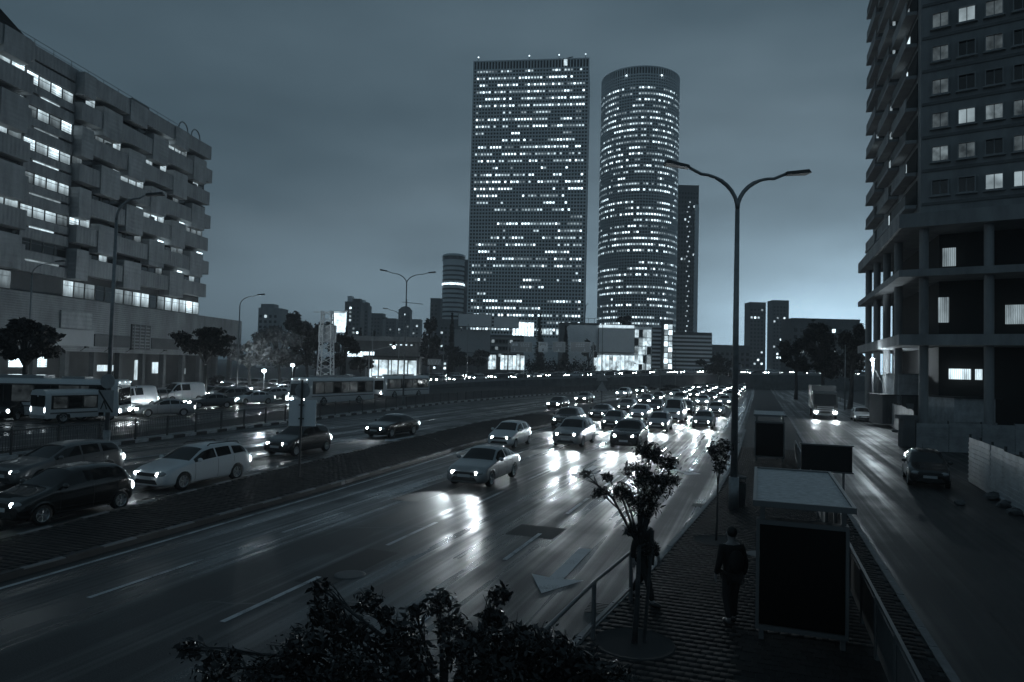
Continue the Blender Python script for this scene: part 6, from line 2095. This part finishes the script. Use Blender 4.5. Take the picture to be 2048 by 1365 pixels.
# ================================================================== PEOPLE
M['skin'] = mat('skin', (0.26, 0.25, 0.25), 0.6)
M['coat'] = mat('coat_cloth', 0.012, 0.85, bump=0.2, bscale=60)
M['trousers'] = mat('trouser_cloth', 0.02, 0.85)
M['hair'] = mat('hair', 0.008, 0.6)
def skin_obj(name, verts, edges, radii, m, parent, root=0, sub=1):
    me = bpy.data.meshes.new(name)
    me.from_pydata(verts, edges, [])
    me.materials.append(M[m])
    o = link(name, me, parent)
    md = o.modifiers.new('skin', 'SKIN')
    md.use_smooth_shade = True
    for i, r in enumerate(radii):
        sv = me.skin_vertices[0].data[i]
        sv.radius = (r, r) if not isinstance(r, tuple) else r
        sv.use_root = (i == root)
    s = o.modifiers.new('sub', 'SUBSURF')
    s.levels = s.render_levels = sub
    return o
def person(label, loc, rz, stride=0.0, turn=0.0, arms=(0.05, -0.05), bag=False):
    """local +y is forward; stride is how far the feet are apart fore and aft"""
    t = thing('person', loc, label, 'person', rz=rz)
    V, E, Rr = [], [], []
    def v(p, r, link_to=None):
        V.append(p); Rr.append(r)
        if link_to is not None:
            E.append((link_to, len(V) - 1))
        return len(V) - 1
    pel = v((0, 0, .93), (.15, .11))
    wai = v((0, 0, 1.08), (.13, .10), pel)
    che = v((0, 0.01, 1.28), (.16, .115), wai)
    nk0 = v((0, 0.0, 1.45), (.09, .07), che)
    nk1 = v((0, 0.01, 1.52), .055, nk0)
    h0 = v((0, 0.03, 1.60), (.075, .085), nk1)
    h1 = v((0, 0.02, 1.68), (.078, .095), h0)
    v((0, 0.01, 1.755), (.055, .065), h1)
    legs, arms_ = [], []
    for s in (-1, 1):
        f = stride * s
        hip = v((s * .09, 0, .88), .092, pel)
        kn = v((s * .10, f * .5 + .03, .48), .062, hip)
        an = v((s * .10, f - (.06 if f < 0 else 0), .09 + (.05 if f < 0 else 0)), .042, kn)
        v((s * .105, f + .16, .035), (.042, .03), an)
        legs.append(((s * .09, 0, .88), (s * .10, f * .5 + .03, .48), (s * .10, f - (.06 if f < 0 else 0), .1 + (.05 if f < 0 else 0)), (s * .105, f + .16, .04)))
        sw = -stride * s * .7
        shp = (s * .185, 0, 1.42)
        elp = (s * .25, sw * .3 - .04, 1.14)
        wrp = (s * .25, sw * .8 + .05, .90)
        sh_ = v(shp, .06, nk0)
        el = v(elp, .045, sh_)
        wr = v(wrp, .03, el)
        pa = v((wrp[0], wrp[1] + .01, wrp[2] - .07), (.035, .02), wr)
        for k in range(4):                                  # four fingers, slightly curled
            dy = (k - 1.5) * .02
            ln = (.065, .075, .07, .055)[k]
            f1 = v((wrp[0] + s * .004, wrp[1] + .01 + dy, wrp[2] - .11), .0095, pa)
            f2 = v((wrp[0] - s * .004, wrp[1] + .012 + dy, wrp[2] - .11 - ln * .6), .0085, f1)
            v((wrp[0] - s * .016, wrp[1] + .014 + dy, wrp[2] - .11 - ln), .0075, f2)
        t1 = v((wrp[0] - s * .01, wrp[1] + .05, wrp[2] - .06), .011, pa)   # thumb from the side of the palm
        v((wrp[0] - s * .014, wrp[1] + .065, wrp[2] - .10), .009, t1)
        arms_.append((shp, elp, wrp))
    skin_obj('body', V, E, Rr, 'skin', t, 0, 1)
    # coat over trunk and arms
    CV = [(0, 0, .80), (0, 0, 1.08), (0, 0.01, 1.3), (0, 0, 1.45)]
    CR = [(.19, .15), (.17, .135), (.20, .15), (.12, .095)]
    CE = [(0, 1), (1, 2), (2, 3)]
    for shp, elp, wrp in arms_:
        k = len(CV)
        CV += [shp, elp, wrp]
        CR += [.085, .068, .055]
        CE += [(3, k), (k, k + 1), (k + 1, k + 2)]
    skin_obj('coat', CV, CE, CR, 'coat', t, 0, 1)
    TV, TR, TE = [(0, 0, .90)], [(.165, .125)], []
    for hp, kn, an, toe in legs:
        k = len(TV)
        TV += [hp, kn, an]
        TR += [.105, .08, .065]
        TE += [(0, k), (k, k + 1), (k + 1, k + 2)]
    skin_obj('trousers', TV, TE, TR, 'trousers', t, 0, 1)
    for hp, kn, an, toe in legs:
        MB().ellip(((an[0] + toe[0]) / 2, (an[1] + toe[1]) / 2 - .01, an[2] * .5 + .0), .05, .145, .055, 12, 8).build('shoe', 'black', t, smooth=True)
    hm = MB().ellip((0, -0.012, 1.70), .093, .112, .105, 16, 12)
    hm.v = [(x, y, z) if not (y > 0.055 and z < 1.73) else (x, 0.05, z) for x, y, z in hm.v]
    hm.build('hair', 'hair', t, smooth=True)
    for s in (-1, 1):
        MB().ellip((s * .032, .108, 1.665), .012, .008, .008, 8, 6).build('eye', 'plate', t)
        MB().ellip((s * .088, .02, 1.655), .014, .028, .038, 8, 6).build('ear', 'skin', t)
    MB().ellip((0, .122, 1.635), .014, .02, .026, 8, 6).build('nose', 'skin', t)
    MB().ellip((0, .108, 1.595), .026, .008, .007, 8, 5).build('mouth', 'coat', t)
    if bag:
        MB().ellip((0, -.2, 1.2), .15, .09, .2, 12, 10).build('backpack', 'coat', t, smooth=True)
    return t
p = at(1461, 1249, SWZ)
person('person in a dark coat standing by the bus shelter screen', p, -RH + 0.5, stride=0.09, bag=True)
p = at(1286, 1206, SWZ)
person('person in dark clothes walking behind the young staked tree', p, -RH + R(250), stride=0.26)

# ================================================================== AIR
hz = MB().box(-700, 700, -120, 1000, -1.0, 215).build('haze', None, kind='stuff')
hm_ = bpy.data.materials.new('haze')
hm_.use_nodes = True
hn = hm_.node_tree
hn.nodes.remove(hn.nodes['Principled BSDF'])
pv = hn.nodes.new('ShaderNodeVolumePrincipled')
pv.inputs['Color'].default_value = (0.9, 0.95, 1.0, 1)
pv.inputs['Density'].default_value = 0.0005
pv.inputs['Anisotropy'].default_value = 0.3
hn.links.new(pv.outputs[0], hn.nodes['Material Output'].inputs['Volume'])
hz.data.materials.append(hm_)
